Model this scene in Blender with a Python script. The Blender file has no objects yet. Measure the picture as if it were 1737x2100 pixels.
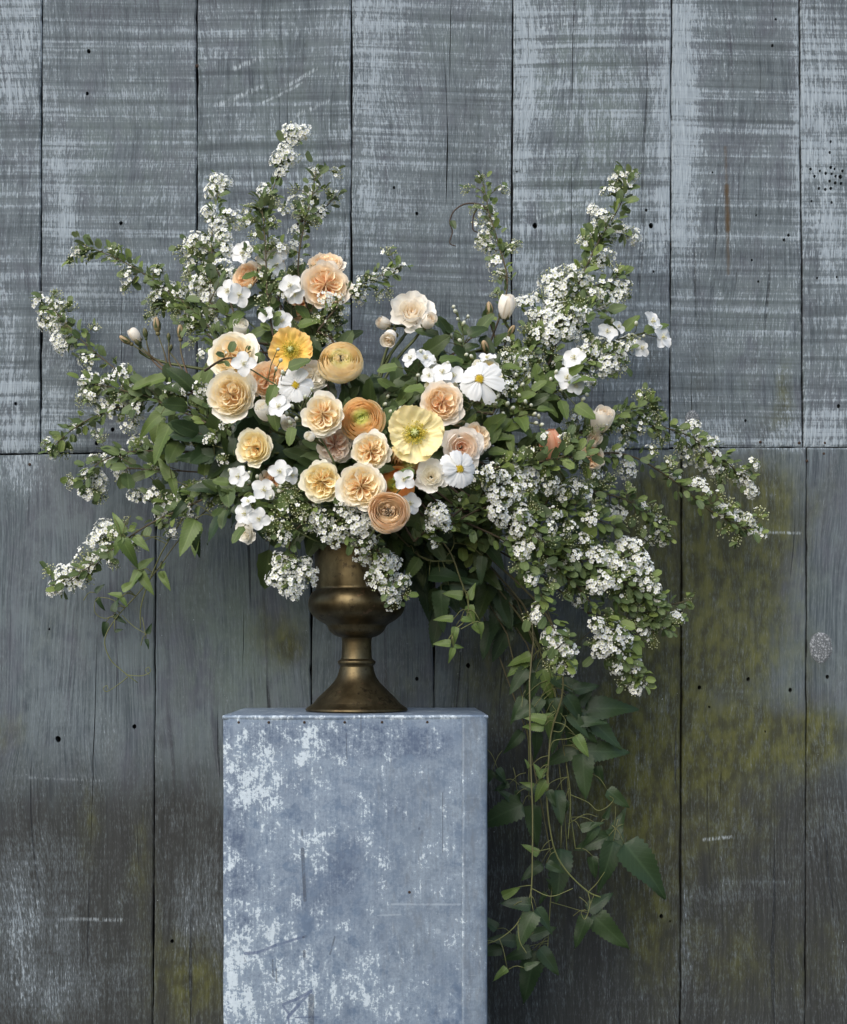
import bpy, bmesh, math, random
import numpy as np
from mathutils import Vector, Matrix, Quaternion, noise
from mathutils.geometry import delaunay_2d_cdt

random.seed(11)
R = random.Random(11)
SC = bpy.context.scene
COL = SC.collection
PI = math.pi

# ------------------------------------------------------------------ camera, sky, sun, exposure
K = 0.0007916          # metres per picture unit (picture = 1737 x 2100 units) on the plane y = 0
CAM_D = 2.0            # camera to plane y = 0
HZ = 1350.0            # picture height of the horizon
ZC = 0.884             # camera height
cam_data = bpy.data.cameras.new("camera")
cam = bpy.data.objects.new("camera", cam_data)
COL.objects.link(cam)
cam.location = (0, -CAM_D, ZC)
cam.rotation_euler = (math.radians(90), 0, 0)
cam_data.sensor_width = 36.0
cam_data.lens = 36.0 * CAM_D / (2100 * K)
cam_data.shift_y = (HZ - 1050) / 2100.0
cam_data.clip_start = 0.05
cam_data.clip_end = 400
SC.camera = cam

SUN_EL = math.radians(38)
SUN_DIR = Vector((-0.38, -0.72, 0.0)).normalized() * math.cos(SUN_EL) + Vector((0, 0, math.sin(SUN_EL)))
world = bpy.data.worlds.new("World")
SC.world = world
world.use_nodes = True
wn = world.node_tree.nodes
sky = wn.new("ShaderNodeTexSky")
sky.sky_type = 'NISHITA'
sky.sun_disc = False
sky.sun_elevation = SUN_EL
sky.sun_rotation = math.atan2(SUN_DIR.x, SUN_DIR.y)
sky.air_density = 1.0
sky.dust_density = 2.0
sky.ozone_density = 1.0
wn["Background"].inputs["Strength"].default_value = 0.13
world.node_tree.links.new(sky.outputs[0], wn["Background"].inputs["Color"])
sun_data = bpy.data.lights.new("sun", 'SUN')
sun_data.energy = 1.35
sun_data.angle = math.radians(55)
sun_data.color = (1.0, 0.95, 0.885)
sun = bpy.data.objects.new("sun", sun_data)
COL.objects.link(sun)
sun.rotation_euler = SUN_DIR.to_track_quat('Z', 'Y').to_euler()
SC.view_settings.view_transform = 'Standard'
SC.view_settings.look = 'None'
SC.view_settings.gamma = 1.0
SC.view_settings.exposure = 0.80
SC.cycles.use_denoising = True
SC.cycles.max_bounces = 14
SC.cycles.diffuse_bounces = 8
SC.cycles.transmission_bounces = 8
SC.cycles.glossy_bounces = 3
SC.cycles.transparent_max_bounces = 8

# ------------------------------------------------------------------ helpers
def P(x, y, d):
    """a picture position (1737 x 2100 units) at depth d (metres behind the plane of the urn's axis) as a point in the world"""
    s = (d + CAM_D) / CAM_D
    return Vector(((x - 868.5) * K * s, d, ZC + (HZ - y) * K * s))

def S(n, d):
    return n * K * (d + CAM_D) / CAM_D

def mesh(name, verts, faces, mat=None, smooth=True, attrs=None):
    me = bpy.data.meshes.new(name)
    me.from_pydata([tuple(v) for v in verts], [], faces)
    if smooth:
        me.polygons.foreach_set("use_smooth", [True] * len(me.polygons))
    if attrs:
        for an, vals in attrs.items():
            if len(vals) and hasattr(vals[0], '__len__'):
                a = me.attributes.new(an, 'FLOAT_COLOR', 'POINT')
                a.data.foreach_set("color", np.asarray(vals, dtype=np.float32).ravel())
            else:
                a = me.attributes.new(an, 'FLOAT', 'POINT')
                a.data.foreach_set("value", np.asarray(vals, dtype=np.float32))
    if mat:
        me.materials.append(mat)
    me.update()
    return me

def ob(name, me, parent=None, M=None, mat=None):
    o = bpy.data.objects.new(name, me)
    COL.objects.link(o)
    if parent is not None:
        o.parent = parent
    if M is not None:
        o.matrix_basis = M
    if mat is not None:
        s = o.material_slots[0]
        s.link = 'OBJECT'
        s.material = mat
    return o

def thing(name, label, cat, loc=(0, 0, 0), group=None):
    o = bpy.data.objects.new(name, None)
    o.empty_display_size = 0.02
    COL.objects.link(o)
    o.location = loc
    o["label"] = label
    o["category"] = cat
    if group:
        o["group"] = group
    return o

class MB:
    """collects pieces of one mesh"""
    def __init__(self):
        self.v, self.f, self.a = [], [], []
    def add(self, verts, faces, a=0.0, M=None):
        n = len(self.v)
        for i, p in enumerate(verts):
            self.v.append(M @ Vector(p) if M is not None else Vector(p))
            self.a.append(a[i] if hasattr(a, '__len__') else a)
        for f in faces:
            self.f.append(tuple(i + n for i in f))
    def build(self, name, mat, smooth=True):
        return mesh(name, self.v, self.f, mat, smooth, {"tint": self.a})

def spline(pts, n):
    """Catmull-Rom through 3-D points, n samples"""
    p = [Vector(q) for q in pts]
    if len(p) == 2:
        return [p[0].lerp(p[1], i / (n - 1)) for i in range(n)]
    p = [2 * p[0] - p[1]] + p + [2 * p[-1] - p[-2]]
    m = len(p) - 3
    out = []
    for i in range(n):
        t = i / (n - 1) * m
        k = min(int(t), m - 1)
        t -= k
        a, b, c, d = p[k:k + 4]
        out.append(0.5 * ((2 * b) + (c - a) * t + (2 * a - 5 * b + 4 * c - d) * t * t + (3 * b - a - 3 * c + d) * t ** 3))
    return out

def tube(pts, r0, r1, seg=5):
    V, F = [], []
    n = len(pts)
    up = Vector((0.31, 0.2, 0.93)).normalized()
    for i, p in enumerate(pts):
        t = (pts[min(i + 1, n - 1)] - pts[max(i - 1, 0)])
        t = t.normalized() if t.length > 1e-9 else Vector((0, 0, 1))
        a = t.cross(up)
        if a.length < 0.05:
            a = t.cross(Vector((1, 0, 0)))
        a.normalize()
        b = t.cross(a)
        r = r0 + (r1 - r0) * i / max(1, n - 1)
        for k in range(seg):
            w = 2 * PI * k / seg
            V.append(p + (a * math.cos(w) + b * math.sin(w)) * r)
    for i in range(n - 1):
        for k in range(seg):
            k2 = (k + 1) % seg
            F.append((i * seg + k, i * seg + k2, (i + 1) * seg + k2, (i + 1) * seg + k))
    V.append(pts[-1]); e = len(V) - 1
    for k in range(seg):
        F.append(((n - 1) * seg + k, (n - 1) * seg + (k + 1) % seg, e))
    return V, F

def blob(c, rx, rz, seg=6, rings=4, axis=None):
    """small egg round c, long axis = axis"""
    V, F = [], []
    q = Vector(axis).to_track_quat('Z', 'Y') if axis is not None else Quaternion()
    V.append(Vector((0, 0, -rz)))
    for i in range(1, rings):
        th = PI * i / rings
        for k in range(seg):
            w = 2 * PI * k / seg
            V.append(Vector((rx * math.sin(th) * math.cos(w), rx * math.sin(th) * math.sin(w), -rz * math.cos(th))))
    V.append(Vector((0, 0, rz)))
    for k in range(seg):
        F.append((0, 1 + (k + 1) % seg, 1 + k))
    for i in range(rings - 2):
        for k in range(seg):
            a = 1 + i * seg + k; b = 1 + i * seg + (k + 1) % seg
            F.append((a, b, b + seg, a + seg))
    e = len(V) - 1
    for k in range(seg):
        F.append((e, e - seg + k, e - seg + (k + 1) % seg))
    return [Vector(c) + q @ v for v in V], F

def frame(origin, ydir, nrm, scale=1.0):
    """matrix whose +Y is ydir and whose +Z is as near nrm as it can be"""
    y = Vector(ydir).normalized()
    z = Vector(nrm) - y * Vector(nrm).dot(y)
    if z.length < 1e-4:
        z = y.orthogonal()
    z.normalize()
    x = y.cross(z)
    M = Matrix((x, y, z)).transposed().to_4x4()
    return Matrix.Translation(origin) @ M @ Matrix.Scale(scale, 4)

def facing(origin, d, roll, scale):
    """matrix whose +Z looks along d"""
    q = Vector(d).to_track_quat('Z', 'Y')
    return Matrix.Translation(origin) @ q.to_matrix().to_4x4() @ Matrix.Rotation(roll, 4, 'Z') @ Matrix.Scale(scale, 4)

# ------------------------------------------------------------------ node helper
class NT:
    def __init__(self, name):
        self.m = bpy.data.materials.new(name)
        self.m.use_nodes = True
        self.t = self.m.node_tree
        self.n = self.t.nodes
        self.b = self.n["Principled BSDF"]
        self.out = self.n["Material Output"]
    def set(self, node, i, v):
        if v is None:
            return
        s = node.inputs[i]
        if isinstance(v, bpy.types.NodeSocket):
            self.t.links.new(v, s)
        elif isinstance(v, (tuple, list)) and len(v) == 3 and s.type == 'RGBA':
            s.default_value = (*v, 1)
        else:
            s.default_value = v
    def coord(self, which="Object"):
        return self.n.new("ShaderNodeTexCoord").outputs[which]
    def attr(self, name, kind='GEOMETRY'):
        a = self.n.new("ShaderNodeAttribute"); a.attribute_name = name; a.attribute_type = kind
        return a
    def map(self, v, scale=(1, 1, 1), loc=(0, 0, 0), rot=(0, 0, 0)):
        m = self.n.new("ShaderNodeMapping")
        self.set(m, 0, v); self.set(m, 1, loc); self.set(m, 2, rot); self.set(m, 3, scale)
        return m.outputs[0]
    def noise(self, v, scale=1.0, detail=3, rough=0.55, dist=0.0):
        m = self.n.new("ShaderNodeTexNoise")
        self.set(m, "Vector", v); self.set(m, "Scale", scale); self.set(m, "Detail", detail)
        self.set(m, "Roughness", rough); self.set(m, "Distortion", dist)
        return m.outputs[0]
    def voro(self, v, scale, feature='F1', out=0):
        m = self.n.new("ShaderNodeTexVoronoi"); m.feature = feature
        self.set(m, "Vector", v); self.set(m, "Scale", scale)
        return m.outputs[out]
    def math(self, op, a, b=None, c=None, clamp=False):
        m = self.n.new("ShaderNodeMath"); m.operation = op; m.use_clamp = clamp
        self.set(m, 0, a); self.set(m, 1, b); self.set(m, 2, c)
        return m.outputs[0]
    def vmath(self, op, a, b=None, out=0):
        m = self.n.new("ShaderNodeVectorMath"); m.operation = op
        self.set(m, 0, a); self.set(m, 1, b)
        return m.outputs[out]
    def step(self, x, lo, hi):
        m = self.n.new("ShaderNodeMapRange"); m.interpolation_type = 'SMOOTHSTEP'
        self.set(m, 0, x); self.set(m, 1, lo); self.set(m, 2, hi); self.set(m, 3, 0.0); self.set(m, 4, 1.0)
        return m.outputs[0]
    def mix(self, f, a, b, blend='MIX'):
        m = self.n.new("ShaderNodeMix"); m.data_type = 'RGBA'; m.blend_type = blend
        self.set(m, 0, f); self.set(m, 6, a); self.set(m, 7, b)
        return m.outputs[2]
    def bump(self, h, strength=0.3, dist=0.002, normal=None):
        m = self.n.new("ShaderNodeBump")
        self.set(m, "Strength", strength); self.set(m, "Distance", dist); self.set(m, "Height", h)
        if normal is not None:
            self.set(m, "Normal", normal)
        return m.outputs[0]
    def sum(self, *terms):
        """sum of (socket, weight) pairs and plain numbers"""
        acc = None
        for t in terms:
            if isinstance(t, tuple):
                acc = self.math('MULTIPLY_ADD', t[0], t[1], acc if acc is not None else 0.0)
            else:
                acc = self.math('ADD', acc, t)
        return acc
    def seg(self, xz, a, b, w, soft):
        """1 on the stroke from a to b (x, z metres in object space), 0 beyond width w"""
        pa = self.vmath('SUBTRACT', xz, (a[0], 0, a[1]))
        d = (b[0] - a[0], 0, b[1] - a[1])
        l2 = d[0] ** 2 + d[2] ** 2
        t = self.math('DIVIDE', self.vmath('DOT_PRODUCT', pa, d, 1), l2, clamp=True)
        q = self.n.new("ShaderNodeVectorMath"); q.operation = 'SCALE'
        q.inputs[0].default_value = d
        self.t.links.new(t, q.inputs["Scale"])
        dist = self.vmath('LENGTH', self.vmath('SUBTRACT', pa, q.outputs[0]), None, 1)
        return self.math('SUBTRACT', 1.0, self.step(dist, w * (1 - soft), w))
    def fin(self, color, rough=0.7, normal=None, spec=0.3, metallic=None, trans=None):
        self.set(self.b, "Base Color", color); self.set(self.b, "Roughness", rough)
        self.set(self.b, "Specular IOR Level", spec)
        if metallic is not None:
            self.set(self.b, "Metallic", metallic)
        if normal is not None:
            self.set(self.b, "Normal", normal)
        if trans is not None:          # thin sheet that lets light through
            tr = self.n.new("ShaderNodeBsdfTranslucent"); self.set(tr, 0, trans[0])
            mx = self.n.new("ShaderNodeMixShader"); mx.inputs[0].default_value = trans[1]
            self.t.links.new(self.b.outputs[0], mx.inputs[1]); self.t.links.new(tr.outputs[0], mx.inputs[2])
            self.t.links.new(mx.outputs[0], self.out.inputs[0])
        return self.m
# ------------------------------------------------------------------ ground
g = NT("packed_earth")
gc = g.coord()
gn = g.noise(gc, 9, 6)
ground_mat = g.fin(g.mix(gn, (0.035, 0.034, 0.028), (0.10, 0.095, 0.08)), 0.95, g.bump(g.noise(gc, 60, 5), 0.6, 0.01))
gv = [(-30, -40, 0), (30, -40, 0), (30, 12, 0), (-30, 12, 0)]
ground = ob("ground", mesh("ground", gv, [(0, 1, 2, 3)], ground_mat, False))
ground["kind"] = "structure"; ground["label"] = "dark packed earth that the pedestal and the plank wall stand on"

# ------------------------------------------------------------------ plank wall
WALL_Y = 0.26
WS = (WALL_Y + CAM_D) / CAM_D
def wx(x): return (x - 868.5) * K * WS
def wz(y): return ZC + (HZ - y) * K * WS
def ux(X): return X / (K * WS) + 868.5
def uy(Z): return HZ - (Z - ZC) / (K * WS)

def blobs(x, y, lst):
    s = 0.0
    for cx, cy, rx, ry, a in lst:
        q = ((x - cx) / rx) ** 2 + ((y - cy) / ry) ** 2
        if q < 9:
            s += a * math.exp(-q)
    return s
PAINT = [(40, 60, 60, 200, .3), (20, 800, 40, 160, .4), (130, 430, 40, 150, .35), (130, 700, 50, 90, .3), (250, 640, 150, 60, .2), (105, 860, 60, 60, .3),
         (45, 960, 60, 55, .55), (600, 30, 120, 40, .1), (470, 90, 80, 40, .15), (760, 150, 40, 300, .3), (820, 40, 90, 60, .15), (860, 290, 60, 120, .15),
         (1078, 180, 30, 420, .4), (1190, 200, 110, 260, .1), (1355, 300, 24, 260, .3), (1345, 500, 30, 60, .3), (1400, 140, 34, 300, .55), (1400, 420, 28, 200, .3),
         (1640, 180, 12, 420, .3), (1690, 320, 50, 160, .4), (1710, 560, 40, 120, .3), (1690, 60, 50, 120, .3), (1640, 895, 110, 30, .4), (1440, 890, 90, 45, .4),
         (1700, 880, 60, 50, .35), (1540, 700, 120, 60, .1), (1540, 230, 110, 60, .05), (40, 1480, 40, 110, .15), (120, 1440, 40, 90, .25), (200, 1500, 60, 70, .2),
         (120, 1595, 120, 8, .2), (30, 1860, 50, 110, .55), (120, 1900, 50, 160, .3), (60, 2030, 100, 60, .35), (240, 2010, 90, 60, .2),
         (390, 1870, 30, 70, .45), (430, 1780, 25, 60, .3), (440, 1900, 20, 80, .35), (300, 950, 160, 20, .1), (250, 1200, 30, 70, -.05),
         (1470, 1840, 90, 20, .2), (1405, 1980, 12, 120, .45), (1410, 1350, 8, 300, .2), (1700, 1700, 40, 160, .1), (1545, 1810, 60, 12, .25),
         (560, 130, 140, 150, -.12), (250, 300, 120, 60, -.12), (930, 260, 90, 160, -.15), (1540, 160, 110, 160, -.2), (520, 760, 100, 80, -.2), (170, 560, 100, 40, .1)]
MOSS = [(1540, 1150, 160, 260, .15), (1530, 1610, 220, 140, .18), (1250, 1400, 160, 260, .2), (600, 2050, 400, 150, .15), (1500, 1040, 130, 90, .9), (1430, 1180, 50, 190, 1.0), (1410, 1330, 30, 160, .5), (1500, 1370, 70, 60, .35), (1530, 1515, 170, 60, .95), (1700, 1500, 60, 60, .35), (1440, 1555, 60, 60, .5),
        (1335, 1080, 60, 100, 1.1), (1330, 1250, 80, 180, .75), (1550, 1230, 80, 190, .55), (1470, 1720, 110, 120, .30), (1520, 1980, 120, 110, .35), (1690, 1960, 50, 120, .25), (1610, 800, 20, 60, .5),
        (1590, 860, 25, 30, .3), (1300, 1560, 80, 200, .5), (1180, 1700, 130, 200, .35), (1340, 1900, 60, 160, .45), (1050, 1250, 120, 160, .35), (560, 1290, 50, 70, .5), (600, 1330, 30, 40, .5),
        (290, 1240, 40, 60, .15), (20, 1500, 40, 60, .4), (360, 2010, 60, 100, .4), (290, 1780, 30, 120, .35), (180, 1700, 30, 80, .35), (430, 2000, 50, 70, .3), (820, 1420, 60, 60, .25), (1000, 1400, 90, 100, .3),
        (1660, 1330, 30, 80, .15), (110, 1290, 60, 60, .12)]
DIRT_SHADE = [(868, 2250, 1400, 460, .95), (120, 1700, 260, 130, .3), (1200, 1560, 200, 220, .2), (1600, 1650, 200, 160, .3), (160, 2150, 320, 420, .8), (390, 2050, 90, 330, .75), (380, 1760, 100, 110, .35), (1150, 1760, 260, 400, .65), (760, 1420, 100, 110, .25), (560, 1200, 150, 120, .12), (1520, 1750, 140, 130, .45),  # grime patches, plus broad painted shade where light falls off towards the wall's foot
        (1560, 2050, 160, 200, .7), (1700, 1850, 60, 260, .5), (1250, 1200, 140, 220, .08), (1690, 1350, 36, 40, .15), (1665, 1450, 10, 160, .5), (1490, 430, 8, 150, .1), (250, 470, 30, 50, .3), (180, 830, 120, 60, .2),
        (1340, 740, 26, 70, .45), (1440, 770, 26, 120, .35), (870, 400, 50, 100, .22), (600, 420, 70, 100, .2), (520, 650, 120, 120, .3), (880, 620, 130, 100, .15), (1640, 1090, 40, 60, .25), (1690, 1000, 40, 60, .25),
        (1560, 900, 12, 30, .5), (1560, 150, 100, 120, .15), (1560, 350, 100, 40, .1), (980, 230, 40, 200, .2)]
GREEN = [(250, 300, 160, 120, .6), (640, 330, 90, 120, .6), (1180, 300, 120, 260, .8), (1180, 150, 120, 140, .4), (820, 480, 80, 80, .4), (560, 120, 130, 100, .3), (480, 1300, 150, 200, .9), (1540, 1300, 150, 160, .5), (900, 80, 60, 60, .4), (1560, 700, 120, 150, .4)]

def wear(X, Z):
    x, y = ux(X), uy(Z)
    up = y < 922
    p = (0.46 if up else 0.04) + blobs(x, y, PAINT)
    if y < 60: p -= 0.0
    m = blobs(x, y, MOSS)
    d = blobs(x, y, DIRT_SHADE)  # grime and painted light falloff share this channel
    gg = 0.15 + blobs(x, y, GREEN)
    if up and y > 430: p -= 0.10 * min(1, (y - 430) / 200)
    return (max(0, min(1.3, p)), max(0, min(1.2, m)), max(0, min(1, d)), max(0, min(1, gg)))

def make_wood():
    n = NT("weathered_painted_wood")
    co = n.coord()
    seed = n.attr("seed", 'OBJECT').outputs["Fac"]
    tilt = n.attr("tilt", 'OBJECT').outputs["Fac"]
    w = n.attr("wear")
    sp = n.n.new("ShaderNodeSeparateColor"); n.t.links.new(w.outputs["Color"], sp.inputs[0])
    paint, moss, dirt_shade, green = sp.outputs[0], sp.outputs[1], sp.outputs[2], w.outputs["Alpha"]
    off = n.n.new("ShaderNodeCombineXYZ")
    n.set(off, 0, n.math('MULTIPLY', seed, 3.7)); n.set(off, 1, n.math('MULTIPLY', seed, 11.3)); n.set(off, 2, n.math('MULTIPLY', seed, 5.1))
    c = n.vmath('ADD', co, off.outputs[0])
    # grain bends round slow swells (cathedral figure)
    swell = n.noise(n.map(c, (5, 1, 1.6)), 1, 2, 0.5)
    warp = n.n.new("ShaderNodeCombineXYZ")
    n.set(warp, 0, n.math('MULTIPLY', n.math('SUBTRACT', swell, 0.5), 0.10))
    cw = n.vmath('ADD', c, warp.outputs[0])
    grain = n.noise(n.map(cw, (210, 1, 5)), 1, 3, 0.65)
    fine = n.noise(n.map(cw, (520, 1, 26)), 1, 2, 0.7)
    fleck = n.noise(n.map(cw, (430, 1, 95)), 1, 4, 0.72)
    dash = n.noise(n.map(cw, (240, 1, 40), (6, 0, 1)), 1, 3, 0.7)
    # saw marks: bands right across the plank, a little askew
    S_ = n.attr("saw_marks", 'OBJECT').outputs["Fac"]
    rotv = n.n.new("ShaderNodeVectorRotate"); rotv.rotation_type = 'Y_AXIS'
    n.set(rotv, "Vector", c); n.set(rotv, "Angle", tilt)
    bend = n.noise(n.map(rotv.outputs[0], (7, 1, 5)), 1, 2, .5)
    bw = n.n.new("ShaderNodeCombineXYZ"); n.set(bw, 2, n.math('MULTIPLY', bend, .004))
    rv = n.vmath('ADD', rotv.outputs[0], bw.outputs[0])
    saw0 = n.noise(n.map(rv, (1.3, 1, 66), (3, 0, 7)), 1, 4, 0.62)
    line0 = n.noise(n.map(rv, (1.6, 1, 150), (1, 0, 2)), 1, 2, 0.5)
    saw = n.math('MULTIPLY_ADD', n.math('SUBTRACT', saw0, .5), S_, .5)
    saw2 = n.math('MULTIPLY_ADD', n.math('SUBTRACT', line0, .5), S_, .5)
    patch = n.noise(n.map(c, (13, 1, 7)), 1, 4, 0.6)
    patch2 = n.noise(n.map(c, (30, 1, 9), (4, 0, 2)), 1, 5, 0.65)
    cloud = n.noise(n.map(c, (22, 1, 16), (9, 0, 5)), 1, 4, 0.6)
    # bare wood
    base = n.mix(n.step(n.sum((grain, .7), (fine, .3)), 0.34, 0.66), (0.042, 0.054, 0.064), (0.112, 0.137, 0.153))
    base = n.mix(n.math('MULTIPLY', n.step(patch, 0.44, 0.64), 0.55), base, (0.074, 0.078, 0.098))
    base = n.mix(n.math('MULTIPLY', n.step(cloud, 0.46, 0.62), 0.5), base, (0.118, 0.144, 0.160))
    base = n.mix(n.math('MULTIPLY', green, n.math('MULTIPLY', n.step(n.sum((patch2, .6), (cloud, .4)), 0.38, 0.58), .8)), base, (0.092, 0.122, 0.108))
    dk = n.step(saw, 0.50, 0.34)
    base = n.mix(n.math('MULTIPLY', dk, 0.42), base, (0.038, 0.048, 0.055))
    runs = n.step(n.noise(n.map(cw, (70, 1, 2.4), (2, 0, 8)), 1, 4, 0.6), 0.60, 0.70)
    base = n.mix(n.math('MULTIPLY', runs, 0.55), base, (0.036, 0.037, 0.050))
    # moss and grime; the grime mask also paints in the light falloff low down
    di = n.step(n.sum((dirt_shade, .85), (patch2, .45), (grain, .25), (fine, .15)), 0.42, 1.02)
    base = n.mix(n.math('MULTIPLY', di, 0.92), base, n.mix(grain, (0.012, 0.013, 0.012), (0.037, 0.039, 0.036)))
    mo = n.step(n.sum((moss, .85), (patch2, .55), (cloud, .30), (fine, .14), (grain, .14)), 0.60, 1.18)
    mosscol = n.mix(n.step(n.noise(n.map(c, (60, 1, 30)), 1, 4), 0.35, 0.7), (0.034, 0.036, 0.015), (0.082, 0.086, 0.022))
    base = n.mix(n.math('MULTIPLY', mo, 0.88), base, mosscol)
    # cracks along the grain
    crack = n.step(n.noise(n.map(cw, (95, 1, 1.8), (8, 0, 3)), 1, 2, 0.5), 0.315, 0.27)
    base = n.mix(n.math('MULTIPLY', crack, 0.75), base, (0.014, 0.016, 0.018))
    # flaked paint
    t = n.sum((fleck, 1.0), (saw, .62), (saw2, .46), (patch2, .50), (fine, .40), (dash, .30), (grain, .28), (paint, .54))
    pm = n.step(t, 2.04, 2.24)
    faint = n.math('MULTIPLY', n.step(t, 1.76, 2.18), 0.45)
    paintcol = n.mix(n.step(fine, 0.3, 0.7), (0.185, 0.225, 0.258), (0.315, 0.368, 0.408))
    colr = n.mix(faint, base, (0.165, 0.198, 0.222))
    colr = n.mix(n.math('MULTIPLY', n.step(paint, .62, 1.15), n.math('MULTIPLY', n.step(cloud, .3, .6), .45)), colr, (0.200, 0.240, 0.268))
    colr = n.mix(n.math('MULTIPLY', pm, 0.85), colr, paintcol)
    # specks of old whitewash anywhere
    speck = n.step(n.sum((n.noise(n.map(c, (260, 1, 190), (5, 0, 9)), 1, 2, 0.6), 1.0), (patch2, .35)), 0.955, 0.99)
    colr = n.mix(n.math('MULTIPLY', speck, 0.75), colr, (0.38, 0.43, 0.46))
    cb = n.vmath('ADD', co, n.map(bend, (0, 0, .006), (0, 0, -.003)))
    cw2 = n.vmath('ADD', co, n.map(n.noise(n.map(c, (90, 1, 26)), 1, 3), (.008, 0, 0), (-.004, 0, 0)))
    # scrapes and one rusty run, where the photograph has them
    edge = n.step(n.sum((fleck, .6), (fine, .4), (dash, .5)), 0.68, 0.86)
    for (ax, ay, bx, by, wd) in [(448, 216, 535, 178, 7), (480, 140, 535, 118, 7), (590, 175, 650, 140, 5), (610, 235, 672, 206, 6), (1102, 446, 1245, 407, 6),
                                 (1110, 58, 1195, 44, 4), (958, 315, 1040, 300, 5), (820, 392, 880, 372, 6), (1310, 508, 1372, 497, 5), (146, 1690, 147, 1755, 4), (60, 1595, 215, 1602, 5),
                                 (1480, 591, 1630, 594, 4), (1390, 588, 1480, 590, 3), (1560, 1092, 1640, 1093, 4), (1400, 912, 1500, 900, 9), (145, 1652, 190, 1652, 4), (130, 1885, 250, 1888, 6),
                                 (1445, 1722, 1500, 1716, 5), (760, 1360, 765, 1380, 4), (540, 210, 620, 170, 4)]:
        sg = n.seg(cb, (wx(ax), wz(ay)), (wx(bx), wz(by)), wd * K * WS * 1.15, 0.9)
        colr = n.mix(n.math('MULTIPLY', n.math('MULTIPLY', sg, edge), 0.85), colr, (0.36, 0.415, 0.45))
    for (ax, ay, bx, by, wd) in [(1489, 300, 1491, 400, 6), (1491, 380, 1493, 470, 9), (1492, 440, 1494, 560, 7)]:
        sg = n.seg(cw2, (wx(ax), wz(ay)), (wx(bx), wz(by)), wd * K * WS, 0.8)
        colr = n.mix(n.math('MULTIPLY', sg, n.step(n.sum((fine, .5), (grain, .5), (patch2, .5)), 0.50, 0.74)), colr, (0.062, 0.040, 0.017))
    h = n.sum((grain, .5), (fine, .25), (saw, .8), (pm, .25), (crack, -1.2), (saw2, .2))
    return n.fin(colr, n.math('MULTIPLY_ADD', pm, -0.12, 0.82), n.bump(h, 0.7, 0.0024), 0.22)
WOOD = make_wood()

wall = thing("plank_wall", "weathered wall of wide grey boards with flaking whitewash and moss behind the urn", "wall", (0, WALL_Y, 0))

def inside(p, poly):
    c = False; j = len(poly) - 1
    for i in range(len(poly)):
        a, b = poly[i], poly[j]
        if (a[1] > p[1]) != (b[1] > p[1]) and p[0] < (b[0] - a[0]) * (p[1] - a[1]) / (b[1] - a[1]) + a[0]:
            c = not c
        j = i
    return c

HOLES = [(181, 103, 4.2), (178, 190, 3.6), (247, 456, 4), (808, 383, 3), (855, 436, 3.4), (1097, 463, 5.2), (1335, 463, 5), (1325, 431, 3), (1340, 557, 2.4), (1556, 576, 2.4), (1592, 38, 2.4),
         (1585, 92, 3), (1618, 481, 3), (1609, 491, 3), (1640, 511, 2.8), (32, 828, 3.4), (83, 918 - 8, 4.5), (197, 908, 4.5), (230, 880, 4), (1530, 862, 2.8), (1552, 440, 2), (1543, 532, 2.4), (1720, 833, 4),
         (1663, 346, 3), (1671, 361, 3), (1682, 350, 2.6), (1694, 355, 3), (1704, 343, 3.2), (1712, 346, 2.6), (1706, 356, 2.6), (1714, 361, 2.8), (1702, 371, 3), (1713, 375, 3.2), (1680, 386, 3), (1693, 388, 3), (1704, 386, 3.2), (1724, 362, 4), (1725, 376, 3), (1728, 350, 3),
         (1704, 290, 2.6), (1702, 312, 2.8), (1665, 412, 2.4), (1706, 415, 2.8), (1676, 570, 2.4), (1716, 568, 2.4), (1462, 352, 1.8), (1060, 352, 2), (118, 1516, 6), (275, 1490, 4.4), (353, 1930, 4),
         (1435, 1410, 4.2), (1535, 1393, 4), (1621, 1415, 4.2), (1697, 1388, 4), (1357, 1880, 4.6), (960, 1365, 4.6), (855, 1392, 4), (1455, 1450, 2.4), (1375, 1890, 2), (760, 1420, 3), (100, 1290, 2.2), (1570, 1500, 2)]
CRACKS = [(925, -20, 922, 190, 1.3), (919, 230, 915, 420, 2.2), (1176, -20, 1172, 260, 1.1), (1171, 300, 1174, 620, 1.1), (1085, 20, 1082, 140, .8), (1560, 60, 1560, 300, .8), (250, 520, 246, 860, 1.0), (590, 160, 588, 330, .8),
          (198, 1300, 186, 1720, 1.5), (240, 1340, 236, 1480, .8), (960, 1340, 958, 1700, 1.4), (1380, 640, 1381, 760, 1.5), (1418, 760, 1421, 905, 1.4), (460, 1500, 458, 1640, .9), (500, 1240, 498, 1390, .9), (1480, 1560, 1478, 1640, .9)]

# left seam, right seam (top x, bottom x), top y, bottom y, recess (mm), saw tilt
PLANKS = [(-130, -132, 86, 82, -60, 930, 0, .012), (86, 82, 404, 403, -60, 928, 1.5, -.012), (404, 403, 721, 720, -60, 926, 0.5, .02), (721, 720, 1052, 1048, -60, 924, 2.0, -.03),
          (1052, 1048, 1378, 1374, -60, 920, 0, .01), (1378, 1374, 1640, 1648, -60, 917, 1.5, -.02), (1640, 1648, 1900, 1900, -60, 917, 1.0, -.012),
          (-130, -130, 320, 310, 930, 2600, 1.5, .02), (320, 310, 639, 637, 928, 2600, 0.5, -.01), (639, 637, 891, 889, 925, 2600, 2, .0), (891, 889, 1399, 1395, 919, 2600, 2.5, .02),
          (1399, 1395, 1655, 1651, 917, 2600, 0.3, -.01), (1655, 1651, 1960, 1960, 917, 2600, 1.0, .01)]

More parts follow.
